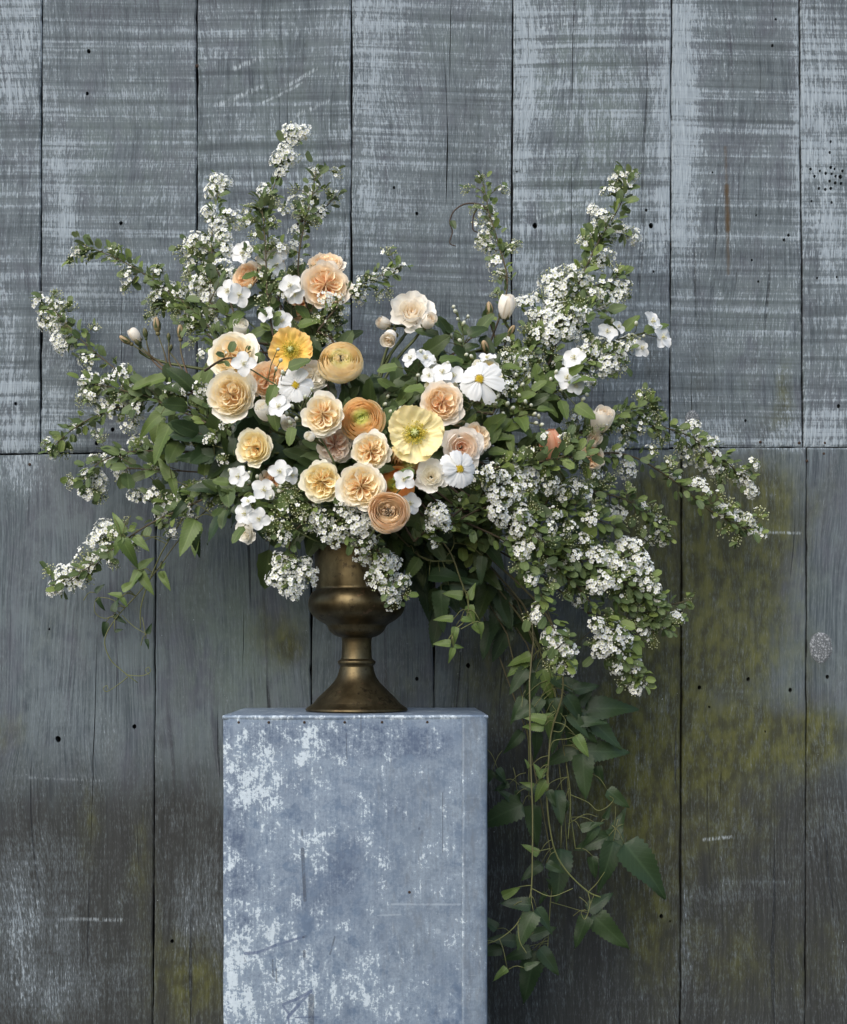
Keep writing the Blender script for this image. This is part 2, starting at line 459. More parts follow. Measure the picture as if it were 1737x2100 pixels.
def make_plank(i, spec):
    xt0, xb0, xt1, xb1, yt, yb, rec, tilt = spec
    z1, z0 = wz(yt) - 0.0006, max(0.004, wz(yb) + 0.0006)
    gap = 0.0014
    def edge(z, side):
        f = (wz(yt) - z) / (wz(yt) - wz(yb))
        xx = wx((xt0 + (xb0 - xt0) * f) if side == 0 else (xt1 + (xb1 - xt1) * f))
        wob = noise.noise((z * 9, i * 3.1 + side * 7.7, 0.3)) * 0.0018 + noise.noise((z * 60, i * 3.1 + side * 7.7, 5.3)) * 0.0010 + max(0, noise.noise((z * 25, i * 2.3 + side * 5.7, 8.3)) - .35) * .004 * (1 if side == 0 else -1)
        return xx + (gap if side == 0 else -gap) + wob
    n = max(2, int((z1 - z0) / 0.012))
    zs = [z0 + (z1 - z0) * k / n for k in range(n + 1)]
    left = [(edge(z, 0), z) for z in zs]; right = [(edge(z, 1), z) for z in zs]
    m = 16; rag = 0.0022
    bot = [(left[0][0] + (right[0][0] - left[0][0]) * k / m, z0 + abs(noise.noise((k * 1.1, i, 1))) * rag) for k in range(1, m)]
    top = [(left[-1][0] + (right[-1][0] - left[-1][0]) * k / m, z1 - abs(noise.noise((k * .9, i, 4))) * rag) for k in range(1, m)]
    outline = left[:1] + bot + right[:1] + right[1:] + top[::-1] + left[::-1][:-1]
    loops = []
    for hx, hy, hr in HOLES:
        cx, cz, r = wx(hx), wz(hy), hr * K * WS
        if z0 + .006 < cz < z1 - .006 and edge(cz, 0) + .006 < cx < edge(cz, 1) - .006:
            loops.append([(cx + r * (0.82 + .25 * R.random()) * math.cos(a * PI / 5), cz + 1.18 * r * (0.85 + .25 * R.random()) * math.sin(a * PI / 5)) for a in range(10)])
    for ax, ay, bx, by, wd in CRACKS:
        mz = wz((ay + by) / 2); mx = wx((ax + bx) / 2)
        if z0 < mz < z1 and edge(mz, 0) + .006 < mx < edge(mz, 1) - .006:
            k = 10; lp = []; rp = []
            for q in range(k + 1):
                f = q / k
                x = wx(ax + (bx - ax) * f) + noise.noise((f * 6, ax, 2)) * .002; z = min(z1 - .003, wz(ay + (by - ay) * f))
                ww = wd * K * WS * (0.12 + math.sin(PI * f) * .5)
                lp.append((x - ww, z)); rp.append((x + ww, z))
            if ay < 0:
                keep = [q for q in range(k + 1) if lp[q][1] < z1 - .004]
                lp = [lp[q] for q in keep]; rp = [rp[q] for q in keep]
            loops.append(lp + rp[::-1])
    pts = [Vector(p) for p in outline]; ed = [(k, (k + 1) % len(outline)) for k in range(len(outline))]
    ids = []
    for lp in loops:
        b = len(pts); pts += [Vector(p) for p in lp]; ed += [(b + k, b + (k + 1) % len(lp)) for k in range(len(lp))]
    ins = 0.0022
    zi = zs[1:-1]
    for z in [z0 + ins + .002] + zi + [z1 - ins - .002]:
        l, r = edge(z, 0) + ins, edge(z, 1) - ins
        q = max(2, int((r - l) / 0.016))
        for k in range(q + 1):
            p = (l + (r - l) * k / q, z)
            if not any(inside(p, lp) for lp in loops):
                pts.append(Vector(p))
    V, E, F, *_ = delaunay_2d_cdt(pts, ed, [], 0, 1e-6)
    F = [list(f) for f in F]
    keep = []
    for f in F:
        c = ((V[f[0]].x + V[f[1]].x + V[f[2]].x) / 3, (V[f[0]].y + V[f[1]].y + V[f[2]].y) / 3)
        if not inside(c, outline) or any(inside(c, lp) for lp in loops):
            continue
        keep.append(f)
    verts, at = [], []
    rr = rec * 0.0016
    def onedge(v):
        return min(abs(v.x - edge(v.y, 0)), abs(v.x - edge(v.y, 1))) < 0.0006 or v.y < z0 + .0022 or v.y > z1 - .0022
    cupc = (edge((z0 + z1) / 2, 0) + edge((z0 + z1) / 2, 1)) / 2; cw = (edge(z0, 1) - edge(z0, 0)) / 2
    for v in V:
        cup = 0.0012 * (1 - ((v.x - cupc) / cw) ** 2) * (1 if i % 2 else -1) + noise.noise((v.x * 6, v.y * 3, i)) * 0.0008
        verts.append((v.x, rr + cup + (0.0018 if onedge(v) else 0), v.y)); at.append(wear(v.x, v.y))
    faces = []
    for f in keep:
        a, b, c = (V[k] for k in f)
        cr = (b.x - a.x) * (c.y - a.y) - (b.y - a.y) * (c.x - a.x)
        faces.append(tuple(f) if cr > 0 else tuple(f[::-1]))
    # sides of the outline and of the holes: boundary edges of the face set, pushed back
    cnt = {}
    for f in faces:
        for k in range(3):
            e = (f[k], f[(k + 1) % 3]); cnt[e] = cnt.get(e, 0) + 1
    bnd = [e for e in cnt if (e[1], e[0]) not in cnt]
    back = {}
    for e in bnd:
        for k in e:
            if k not in back:
                back[k] = len(verts); v = verts[k]
                verts.append((v[0], v[1] + 0.02, v[2])); at.append((0, 0, 1, 0))
    for a, b in bnd:
        faces.append((b, a, back[a], back[b]))
    me = mesh("plank", verts, faces, WOOD, False, {"wear": at})
    o = ob("plank", me, wall)
    o["seed"] = float(i * 1.37 + 0.4); o["tilt"] = float(tilt); o["saw_marks"] = 1.15 if i < 7 else 0.22
    return o
for i, s in enumerate(PLANKS):
    make_plank(i, s)
bk = NT("dark_backing"); bkm = bk.fin(bk.mix(bk.noise(bk.coord(), 30), (0.006, 0.006, 0.006), (0.015, 0.014, 0.012)), 0.95)
def boxv(x0, x1, y0, y1, z0, z1):
    return ([(x0, y0, z0), (x1, y0, z0), (x1, y1, z0), (x0, y1, z0), (x0, y0, z1), (x1, y0, z1), (x1, y1, z1), (x0, y1, z1)],
            [(0, 1, 5, 4), (1, 2, 6, 5), (2, 3, 7, 6), (3, 0, 4, 7), (4, 5, 6, 7), (3, 2, 1, 0)])
v, f = boxv(wx(-128), wx(1890), 0.021, 0.06, 0.002, wz(-55))
ob("gap_dark_sheet", mesh("gap_dark_sheet", v, f, bkm, False), wall)  # near-black sheet added behind the planks so the gaps come out in deep shade

# nails with rusty heads at the joint, and the big knot
rs = NT("rusty_iron"); rc = rs.coord()
RUST = rs.fin(rs.mix(rs.noise(rc, 900, 3), (0.012, 0.010, 0.009), (0.065, 0.038, 0.024)), 0.85, rs.bump(rs.noise(rc, 1500), .5, .001))
def nail_mesh():
    b = MB()
    for z, r in ((0, 1.0), ):
        pass
    prof = [(1.0, 0.0), (1.0, -0.35), (0.75, -0.62), (0.0, -0.70)]
    seg = 9; V = []; F = []
    for r, y in prof[:-1]:
        for k in range(seg):
            a = 2 * PI * k / seg; V.append((r * math.cos(a), y, r * math.sin(a)))
    V.append((0, prof[-1][1], 0))
    for j in range(2):
        for k in range(seg):
            F.append((j * seg + k, j * seg + (k + 1) % seg, (j + 1) * seg + (k + 1) % seg, (j + 1) * seg + k))
    for k in range(seg):
        F.append((2 * seg + k, 2 * seg + (k + 1) % seg, 3 * seg))
    return mesh("nail", V, F, RUST, True)
NAIL = nail_mesh()
for x, y, r in [(1655, 945, 3.2), (1690, 930, 3.4), (1692, 908, 3), (1640, 908, 3.2), (1560, 906, 3), (1646, 935, 3), (404, 134, 4), (1372, 470, 3), (1374, 500, 2.6), (440, 905, 3), (640, 905, 3), (60, 952, 3)]:
    ob("nail", NAIL, wall, Matrix.Translation((wx(x), 0.0028, wz(y))) @ Matrix.Scale(r * K * WS, 4))
kn = NT("knot_wood"); kc = kn.coord()
kd = kn.vmath('LENGTH', kn.vmath('ADD', kn.map(kc, (1, 1, .8)), kn.vmath('MULTIPLY', kn.n.new("ShaderNodeTexNoise").outputs[1], (.2, .2, .2))), None, 1)
kring = kn.math('SINE', kn.math('MULTIPLY', kd, 34))
kcol = kn.mix(kn.math('MULTIPLY', kn.step(kring, -.3, .6), .12), (0.085, 0.095, 0.102), (0.13, 0.14, 0.15))
kcol = kn.mix(kn.step(kn.noise(kc, 7, 6, .75), .50, .60), kcol, (0.30, 0.32, 0.34))
KNOTM = kn.fin(kcol, .85, kn.bump(kn.sum((kring, .4), (kn.noise(kc, 8, 4), 1.0)), .3, .0015))
def knot(x, y, rx, rz):
    V, F = [(0, -0.16, 0)], []
    seg = 22
    for j, (r, yy) in enumerate([(.35, -.15), (.7, -.12), (.92, -.07), (1.0, 0.08)]):
        for k in range(seg):
            a = 2 * PI * k / seg
            q = r * (1 + .08 * noise.noise((math.cos(a) * 2, math.sin(a) * 2, x)))
            V.append((q * math.cos(a), yy + .03 * noise.noise((q * math.cos(a) * 4, q * math.sin(a) * 4, 1)), q * math.sin(a)))
    for k in range(seg):
        F.append((0, 1 + k, 1 + (k + 1) % seg))
    for j in range(3):
        for k in range(seg):
            a, b = 1 + j * seg + k, 1 + j * seg + (k + 1) % seg
            F.append((a, a + seg, b + seg, b))
    M = Matrix.Translation((wx(x), 0.0016, wz(y))) @ Matrix.Diagonal((rx * K * WS, 0.016, rz * K * WS, 1))
    ob("knot", mesh("knot", V, F, KNOTM), wall, M)
knot(1684, 1328, 25, 34)
knot(1421, 862, 16, 22)
# ------------------------------------------------------------------ galvanised pedestal
def make_zinc():
    n = NT("galvanised_zinc")
    co = n.coord()
    w = n.attr("wear"); sp = n.n.new("ShaderNodeSeparateColor"); n.t.links.new(w.outputs["Color"], sp.inputs[0])
    white, blue, plain = sp.outputs[0], sp.outputs[1], sp.outputs[2]
    big = n.noise(co, 9, 5, .62)
    mid = n.noise(n.map(co, (1, 1, .8), (3, 1, 2)), 34, 6, .70)
    mid2 = n.noise(n.map(co, (1, 1, .7), (13, 4, 2)), 60, 6, .72)
    fin_ = n.noise(n.map(co, (1, 1, 1), (7, 1, 2)), 190, 4, .72)
    brush = n.noise(n.map(co, (60, 60, 420)), 1, 3, .6)
    vert = n.noise(n.map(co, (300, 300, 22)), 1, 3, .6)
    jit = n.n.new("ShaderNodeTexNoise"); n.set(jit, "Vector", co); n.set(jit, "Scale", 70.0); n.set(jit, "Detail", 3.0)
    wc = n.vmath('ADD', co, n.vmath('MULTIPLY', jit.outputs[1], (.016, .016, .016)))
    def spangle(scale):
        v = n.voro(wc, scale, 'F1', 1)
        s = n.n.new("ShaderNodeSeparateColor"); n.t.links.new(v, s.inputs[0]); return s
    s1, s2 = spangle(55), spangle(120)
    col = n.mix(n.step(n.sum((big, .6), (mid, .4)), .38, .62), (0.088, 0.132, 0.205), (0.132, 0.182, 0.252))
    col = n.mix(n.math('MULTIPLY', s1.outputs[0], .50), col, (0.205, 0.250, 0.305))
    col = n.mix(n.math('MULTIPLY', n.step(s2.outputs[1], .55, .9), .35), col, (0.080, 0.112, 0.170))
    col = n.mix(n.math('MULTIPLY', n.step(plain, .2, .9), n.math('MULTIPLY', mid, .9)), col, (0.165, 0.205, 0.245))
    col = n.mix(n.math('MULTIPLY', n.step(mid2, .50, .62), .35), col, (0.070, 0.100, 0.155))
    bm = n.step(n.sum((blue, .68), (mid, .95), (mid2, .75), (fin_, .30)), 1.13, 1.27)
    col = n.mix(n.math('MULTIPLY', bm, .82), col, n.mix(n.sum((fin_, .6), (mid, .5)), (0.034, 0.052, 0.100), (0.085, 0.122, 0.190)))
    wl = n.sum((white, .40), (mid, .90), (mid2, .95), (fin_, .85), (vert, .40))
    wsoft = n.step(wl, 1.46, 1.92)
    col = n.mix(n.math('MULTIPLY', wsoft, .60), col, (0.270, 0.335, 0.400))
    wm = n.step(wl, 1.82, 1.94)
    col = n.mix(n.math('MULTIPLY', wm, .9), col, n.mix(fin_, (0.36, 0.43, 0.49), (0.58, 0.66, 0.71)))
    sc = n.step(n.noise(n.map(co, (30, 30, 340), (0, 0, 4), (0, .12, 0)), 1, 2, .5), .68, .74)
    col = n.mix(n.math('MULTIPLY', sc, .25), col, (0.34, 0.40, 0.45))
    grime = n.step(n.sum((n.noise(n.map(co, (140, 140, 30), (9, 2, 1)), 1, 4, .65), .8), (plain, .18)), .52, .72)
    col = n.mix(n.math('MULTIPLY', grime, .35), col, (0.110, 0.118, 0.128))
    dkp = n.step(n.sum((n.noise(n.map(co, (1, 1, .5), (2, 5, 8)), 110, 3, .6), 1.0), (big, .3)), .86, .92)
    col = n.mix(n.math('MULTIPLY', dkp, .6), col, (0.040, 0.052, 0.085))
    return n, co, col, mid, fin_, wm, brush

PED_YAW = math.radians(1.6)
PF = -0.135                     # depth of the front face
PSC = (PF + CAM_D) / CAM_D
def px_(x): return (x - 868.5) * K * PSC
def pz_(y): return ZC + (HZ - y) * K * PSC
PX0, PX1 = px_(453.5), px_(995)
PTOP = pz_(1466.5)
PCX = (PX0 + PX1) / 2; PW = PX1 - PX0; PDEP = 0.275
ped = thing("pedestal", "tall worn galvanised metal box pedestal with blue and white blotches under the urn", "pedestal", (PCX, PF + PDEP / 2, 0))
ped.rotation_euler = (0, 0, PED_YAW)
def lz(y): return pz_(y)
def lx(x): return px_(x) - PCX
FY = -PDEP / 2

WHITE_B = [(520, 1570, 60, 60, .55), (500, 1500, 50, 40, .25), (480, 1640, 40, 40, .3), (540, 1700, 40, 60, .4), (470, 1800, 30, 60, .25), (490, 1980, 50, 90, .42), (470, 2080, 40, 60, .40), (560, 2080, 90, 60, .35),
           (590, 1970, 50, 60, .3), (620, 1540, 60, 40, .4), (650, 1590, 40, 60, .3), (560, 1610, 30, 60, .25), (640, 1510, 20, 50, .35), (640, 1730, 30, 60, .35), (590, 1480, 30, 15, .3), (680, 1480, 30, 12, .35), (790, 1475, 20, 14, .45), (735, 1480, 8, 8, .5),
           (655, 1710, 16, 90, .3), (752, 1690, 14, 60, .45), (745, 1760, 12, 80, .3), (700, 1690, 30, 30, .3), (740, 1970, 30, 30, .4), (700, 2020, 60, 50, .45), (770, 2040, 40, 50, .4), (830, 1960, 30, 20, .3), (860, 1780, 8, 8, .4), (920, 1945, 12, 14, .4),
           (560, 1920, 30, 50, .35), (680, 1920, 30, 30, .3), (830, 1830, 12, 8, .4), (780, 1560, 10, 30, .3), (520, 1860, 60, 60, .25), (470, 1560, 30, 60, .3), (840, 2070, 30, 30, .35), (640, 2020, 30, 50, .35)]
BLUE_B = [(640, 1500, 200, 20, .5), (800, 1525, 120, 30, .75), (560, 1530, 60, 30, .3), (480, 1600, 22, 40, .85), (475, 1720, 22, 90, .95), (490, 1800, 30, 40, .8), (485, 1895, 26, 20, 1.0), (520, 1520, 20, 22, .6), (530, 1640, 30, 40, .4), (590, 1600, 40, 50, .35),
          (455, 1530, 14, 50, .6), (660, 1540, 30, 25, .4), (870, 1530, 30, 20, .3), (820, 1660, 60, 60, .25), (700, 1760, 60, 80, .25), (620, 1850, 60, 60, .2), (610, 2040, 20, 30, .4), (690, 1800, 90, 90, .2), (900, 1990, 40, 60, .25)]
PLAIN_B = [(870, 1680, 120, 200, .6), (980, 1700, 22, 700, .9), (860, 1950, 120, 140, .6), (760, 1600, 60, 60, .3)]
def zwear(x, y):
    return (max(0, min(1.2, .20 + blobs(x, y, WHITE_B))), max(0, min(1.2, .05 + blobs(x, y, BLUE_B))), max(0, min(1, .1 + blobs(x, y, PLAIN_B))), 1)

n, co, col, mid, fin_, wm, brush = make_zinc()
flat_ = n.map(co, (1, 0, 1))
def zp(x, y): return (lx((600 + x * .5181) / 1.4393), lz((2050 + y * .5181) / 1.4393))
brk = n.step(n.sum((fin_, .6), (mid, .5)), .42, .56)
ink = (0.085, 0.115, 0.19)
for a, b, wd in [((440, 1762), (515, 1735), 7), ((515, 1735), (600, 1688), 8), ((600, 1688), (530, 1765), 7), ((530, 1765), (470, 1835), 9), ((440, 1770), (478, 1822), 6), ((470, 1835), (475, 1876), 5), ((510, 1838), (640, 1836), 4),
                 ((228, 1472), (300, 1465), 8), ((300, 1465), (400, 1425), 7), ((400, 1425), (555, 1378), 6)]:
    s = n.seg(flat_, zp(*a), zp(*b), wd * .00040, .5)
    col = n.mix(n.math('MULTIPLY', n.math('MULTIPLY', s, brk), .8), col, ink)
for a, b, wd in [((552, 880), (566, 1170), 8), ((548, 770), (550, 800), 4), ((382, 1508), (384, 1600), 4), ((402, 1560), (404, 1634), 4), ((602, 1720), (600, 1900), 14), ((562, 1460), (562, 1490), 7), ((735, 1380), (708, 1478), 4), ((800, 220), (804, 370), 2), ((1350, 560), (1350, 900), 2), ((884, 118), (884, 210), 2), ((556, 1380), (572, 1376), 6)]:
    s = n.seg(flat_, zp(*a), zp(*b), wd * .00040, .4)
    col = n.mix(n.math('MULTIPLY', n.math('MULTIPLY', s, brk), .62), col, (0.036, 0.044, 0.062))
for a, b, wd in [((690, 1510), (660, 1610), 4), ((1060, 1196), (1450, 1200), 5), ((980, 1260), (1110, 1255), 4), ((1320, 1352), (1326, 1352), 14), ((1542, 845), (1548, 835), 4)]:
    s = n.seg(flat_, zp(*a), zp(*b), wd * .00040, .6)
    col = n.mix(n.math('MULTIPLY', n.math('MULTIPLY', s, brk), .28), col, (0.45, 0.52, 0.58))
ZINC = n.fin(col, n.math('MULTIPLY_ADD', mid, .25, .42), n.bump(n.sum((mid, .5), (fin_, .25), (wm, .35), (brush, .15)), .35, .0016), .4, 0.25)

def zsheet(nx, nz, fn, wfn):
    V, F, A = [], [], []
    for j in range(nz + 1):
        for i in range(nx + 1):
            V.append(fn(i / nx, j / nz)); A.append(wfn(i / nx, j / nz))
    for j in range(nz):
        for i in range(nx):
            a = j * (nx + 1) + i
            F.append((a, a + 1, a + nx + 2, a + nx + 1))
    return V, F, A
hw = PW / 2
seamx = hw - 0.0385
def dent(x, z): return 0.0016 * noise.noise((x * 7, z * 5, 2)) + 0.0008 * noise.noise((x * 22, z * 18, 5))
Ttop = PTOP - 0.004
def fr(u, v):
    x = -hw + (seamx + 0.004 + hw) * u; z = 0.002 + (Ttop - 0.002) * v
    # left edge is a folded corner, a little battered
    e = 0.0012 * noise.noise((1.1, z * 14, 3)) if u == 0 else 0
    return (x + e, FY + dent(x, z) + (0.003 if u == 0 else 0), z)
def wfr(u, v):
    p = fr(u, v); return zwear((p[0] + PCX) / (K * PSC) + 868.5, HZ - (p[2] - ZC) / (K * PSC))
v_, f_, a_ = zsheet(36, 70, fr, wfr)
ob("front_panel", mesh("front_panel", v_, f_, ZINC, True, {"wear": a_}), ped)
def strip(u, v):
    prof = [(seamx - .0005, FY - .0010), (seamx + .0012, FY - .0032), (seamx + .004, FY - .0030), (seamx + .012, FY - .0022), (hw - .012, FY - .0018), (hw - .004, FY - .001), (hw - .001, FY + .001), (hw, FY + .004), (hw, FY + .03)]
    x, y = prof[min(8, round(u * 8))]
    z = 0.002 + (Ttop - 0.002) * v
    return (x + 0.0008 * noise.noise((x * 30, z * 16, 7)), y + dent(x, z) * .6, z)
def wst(u, v):
    p = strip(u, v); x, y = (p[0] + PCX) / (K * PSC) + 868.5, HZ - (p[2] - ZC) / (K * PSC)
    q = zwear(x, y); lip = .35 if u < .2 else 0
    return (q[0] * .6 + lip, 0.0, 1, 1)
v_, f_, a_ = zsheet(8, 60, strip, wst)
ob("corner_strip", mesh("corner_strip", v_, f_, ZINC, True, {"wear": a_}), ped)["label"] = "folded grey corner strip lapped over the right edge"
def side(sx):
    def fn(u, v):
        y = (FY + 0.003 + (PDEP - 0.003) * u) if sx < 0 else (FY + .03 + (PDEP - .03) * u)
        z = 0.002 + (Ttop - .002) * v
        return (sx * hw + dent(y, z) * .6, y, z)
    v_, f_, a_ = zsheet(16, 40, fn, lambda u, v: (.3, .3, .5, 1))
    if sx < 0:
        f_ = [q[::-1] for q in f_]
    ob("side_panel", mesh("side_panel", v_, f_, ZINC, True, {"wear": a_}), ped)
side(-1); side(1)
v_, f_, a_ = zsheet(10, 20, lambda u, v: (-hw + PW * u, FY + PDEP, .002 + (Ttop - .002) * v), lambda u, v: (.3, .3, .3, 1))
ob("back_panel", mesh("back_panel", v_, [q[::-1] for q in f_], ZINC, True, {"wear": a_}), ped)
# lid: a shallow tray turned over, with a bright rolled lip
def lid():
    V, F, A = [], [], []
    prof = [(0.0, 1.0), (0.6, 1.0), (0.975, 1.0), (0.992, .9), (1.0, .35), (1.0, 0.0), (.985, -.6)]
    seg = 4; m = 14
    for s, h in prof:
        ring = []
        cx, cy = (hw + .0012) * s, (PDEP / 2 + .0012) * s
        if s > .9: cx = hw + .0012 - (1 - s) * .08; cy = PDEP / 2 + .0012 - (1 - s) * .08
        cor = [(-cx, -cy), (cx, -cy), (cx, cy), (-cx, cy)]
        for k in range(4):
            for q in range(m):
                t = q / m
                x = cor[k][0] + (cor[(k + 1) % 4][0] - cor[k][0]) * t; y = cor[k][1] + (cor[(k + 1) % 4][1] - cor[k][1]) * t
                z = Ttop + .004 * h + (.0006 * noise.noise((x * 16, y * 16, 2)) if s > .3 else 0)
                V.append((x, y, z))
                A.append((.35 + .4 * noise.noise((x * 9, y * 9, 1)) + (.3 if .98 < s else 0), .15, .6, 1))
    nn = 4 * m
    for j in range(len(prof) - 1):
        for k in range(nn):
            F.append((j * nn + k, (j + 1) * nn + k, (j + 1) * nn + (k + 1) % nn, j * nn + (k + 1) % nn))
    return V, F, A
v_, f_, a_ = lid()
ob("lid", mesh("lid", v_, f_, ZINC, True, {"wear": a_}), ped)
for x in (190, 360, 562, 791, 1004, 1262, 1484):
    q = zp(x, 158)
    ob("nail", NAIL, ped, Matrix.Translation((q[0], FY + .0004, q[1])) @ Matrix.Scale(.0021, 4))
for x, y in [(417, 1296), (368, 1393), (1160, 1128)]:
    q = zp(x, y)
    ob("rivet", NAIL, ped, Matrix.Translation((q[0], FY + .0004, q[1])) @ Matrix.Diagonal((.0022, .0012, .0022, 1)))

# ------------------------------------------------------------------ brass urn
n = NT("aged_brass"); co = n.coord()
b1 = n.noise(co, 26, 5, .6); b2 = n.noise(co, 140, 4, .7); b3 = n.noise(n.map(co, (40, 40, 9)), 1, 3, .6)
col = n.mix(n.step(n.sum((b1, .6), (b3, .4)), .36, .66), (0.062, 0.047, 0.024), (0.140, 0.112, 0.060))
col = n.mix(n.math('MULTIPLY', n.step(n.sum((b2, .6), (b1, .5)), .58, .70), .8), col, (0.030, 0.022, 0.015))
col = n.mix(n.math('MULTIPLY', n.step(n.noise(n.map(co, (1, 1, 1), (3, 3, 3)), 60, 3), .66, .70), .5), col, (0.20, 0.12, 0.07))
BRASS = n.fin(col, n.sum((b1, .22), (b2, .16), .20), n.bump(n.sum((b2, .5), (b1, .9)), .25, .0014), .5, 0.92)
URN_X, URN_Y = P(731.5, 0, 0).x, 0.0
ZT = PTOP
UK = 0.0002532
prof = [(0, 1412), (322, 1419), (328, 1414), (326, 1405), (312, 1394), (276, 1370), (271, 1362), (266, 1357), (252, 1338), (222, 1310), (186, 1275), (152, 1240), (128, 1206), (115, 1170), (107, 1138), (107, 1130),
        (116, 1121), (122, 1110), (120, 1101), (110, 1093), (100, 1086), (97, 1070), (95, 1030), (94, 985), (96, 960), (100, 948), (118, 945), (150, 930), (174, 908), (186, 884), (189, 875), (196, 868), (214, 856), (252, 834), (285, 806), (303, 778), (311, 748),
        (310, 718), (303, 694), (290, 668), (270, 650), (262, 642), (263, 630), (265, 600), (266, 540), (267, 470), (271, 400), (276, 362), (284, 344), (291, 334), (292, 318), (288, 310), (280, 312), (268, 350), (258, 420), (255, 600), (250, 640), (270, 740), (200, 840), (60, 900), (0, 905)]
seg = 72
V, F = [], []
for r, y in prof:
    z = ZT + (1419 - y) * UK
    for k in range(seg):
        a = 2 * PI * k / seg
        d = 1 + .006 * noise.noise((math.cos(a) * 1.5, math.sin(a) * 1.5, z * 12))
        V.append((r * UK * d * math.cos(a), r * UK * d * math.sin(a), z - ZT + .0008))
for j in range(len(prof) - 1):
    for k in range(seg):
        F.append((j * seg + k, j * seg + (k + 1) % seg, (j + 1) * seg + (k + 1) % seg, (j + 1) * seg + k))
def cut(lo, hi):
    vs = V[lo * seg:(hi + 1) * seg]; fs = []
    for j in range(hi - lo):
        for k in range(seg):
            fs.append((j * seg + k, j * seg + (k + 1) % seg, (j + 1) * seg + (k + 1) % seg, (j + 1) * seg + k))
    return vs, fs
urn = thing("urn", "tarnished brass urn with a bulging bowl and flared foot holding the flowers", "urn", (URN_X, URN_Y, ZT))
for nm, lo, hi in (("foot", 0, 14), ("collar", 14, 20), ("stem", 20, 26), ("bowl", 26, len(prof) - 1)):
    v_, f_ = cut(lo, hi)
    ob(nm, mesh(nm, v_, f_, BRASS), urn)
MOUTH = Vector((URN_X, 0, ZT + (1419 - 330) * UK))
# ------------------------------------------------------------------ plant materials
def rnd_socket(n):
    return n.n.new("ShaderNodeObjectInfo").outputs["Random"]

def leaf_material(name, dark, light, back, rough=.5, trans=.22, spec=.35):
    n = NT(name)
    r = rnd_socket(n)
    co = n.coord()
    across = n.attr("tint").outputs["Fac"]
    col = n.mix(r, dark, light)
    col = n.mix(n.math('MULTIPLY', n.step(n.noise(n.vmath('ADD', co, n.vmath('SCALE', co)), 160, 3), .4, .7), .35), col, n.mix(r, light, dark))
    col = n.mix(n.math('MULTIPLY', n.step(across, .16, .0), .22), col, tuple(min(1, c * 1.9 + .02) for c in light))
    xyz = n.n.new("ShaderNodeSeparateXYZ"); n.t.links.new(co, xyz.inputs[0])
    vn = n.math('SINE', n.math('MULTIPLY', n.math('MULTIPLY_ADD', n.math('ABSOLUTE', xyz.outputs[0]), -1.1, xyz.outputs[1]), 62.0))
    vein = n.step(vn, .55, 1.0)
    col = n.mix(n.math('MULTIPLY', vein, .09), col, tuple(min(1, c * 1.7 + .01) for c in light))
    geo = n.n.new("ShaderNodeNewGeometry")
    col = n.mix(geo.outputs["Backfacing"], col, back)
    return n.fin(col, rough, n.bump(n.sum((n.noise(co, 30, 3), 1.0), (vein, -.3), (n.step(across, .2, .0), -.8)), .35, .0006), spec, None, (n.mix(.5, col, tuple(c * 1.5 for c in light)), trans))

LEAF_SP = leaf_material("spirea_leaf", (0.056, 0.090, 0.034), (0.128, 0.176, 0.062), (0.155, 0.195, 0.09))
LEAF_SP2 = leaf_material("spirea_leaf_fresh", (0.090, 0.138, 0.034), (0.185, 0.240, 0.066), (0.18, 0.22, 0.10))
LEAF_DK = leaf_material("dark_garden_leaf", (0.026, 0.046, 0.015), (0.062, 0.092, 0.028), (0.06, 0.085, 0.045), .42)
LEAF_MO = leaf_material("mock_orange_leaf", (0.058, 0.094, 0.022), (0.115, 0.165, 0.038), (0.10, 0.135, 0.06))
LEAF_CL = leaf_material("clematis_leaf", (0.016, 0.034, 0.013), (0.036, 0.064, 0.024), (0.06, 0.085, 0.04), .45)
LEAF_CF = leaf_material("clematis_leaf_fresh", (0.075, 0.125, 0.030), (0.135, 0.190, 0.055), (0.13, 0.17, 0.08), .45)

def plain(name, c0, c1, rough=.55, scale=120, trans=None, spec=.3):
    n = NT(name)
    co = n.coord(); t = n.attr("tint").outputs["Fac"]
    col = n.mix(t, c0, c1)
    col = n.mix(n.math('MULTIPLY', n.noise(co, scale, 3), .3), col, tuple(c * .6 for c in c0))
    return n.fin(col, rough, None, spec, None, (col, trans) if trans else None)
TWIG = plain("brown_twig", (0.060, 0.040, 0.028), (0.095, 0.085, 0.035), .7)
GSTEM = plain("green_stem", (0.060, 0.085, 0.028), (0.120, 0.120, 0.045), .5)
RSTEM = plain("reddish_stem", (0.105, 0.045, 0.034), (0.080, 0.095, 0.035), .5)
VINE = plain("vine_stem", (0.090, 0.070, 0.040), (0.150, 0.175, 0.055), .5)
FLORET = plain("spirea_floret", (0.82, 0.84, 0.82), (0.58, 0.58, 0.24), .6, 200, .2)
BUDS = plain("spirea_bud", (0.26, 0.30, 0.075), (0.66, 0.68, 0.46), .6, 200, .15)
STAMEN = plain("yellow_stamen", (0.62, 0.56, 0.10), (0.66, 0.44, 0.04), .6)
PISTIL = plain("green_pistil", (0.34, 0.40, 0.09), (0.56, 0.58, 0.26), .5)
SEPAL = plain("green_sepal", (0.060, 0.085, 0.032), (0.14, 0.125, 0.055), .5)
DISC = plain("cosmos_disc", (0.62, 0.46, 0.03), (0.075, 0.045, 0.012), .6)
WBUD = plain("mock_orange_bud", (0.34, 0.38, 0.16), (0.74, 0.76, 0.66), .55, 90, .2)

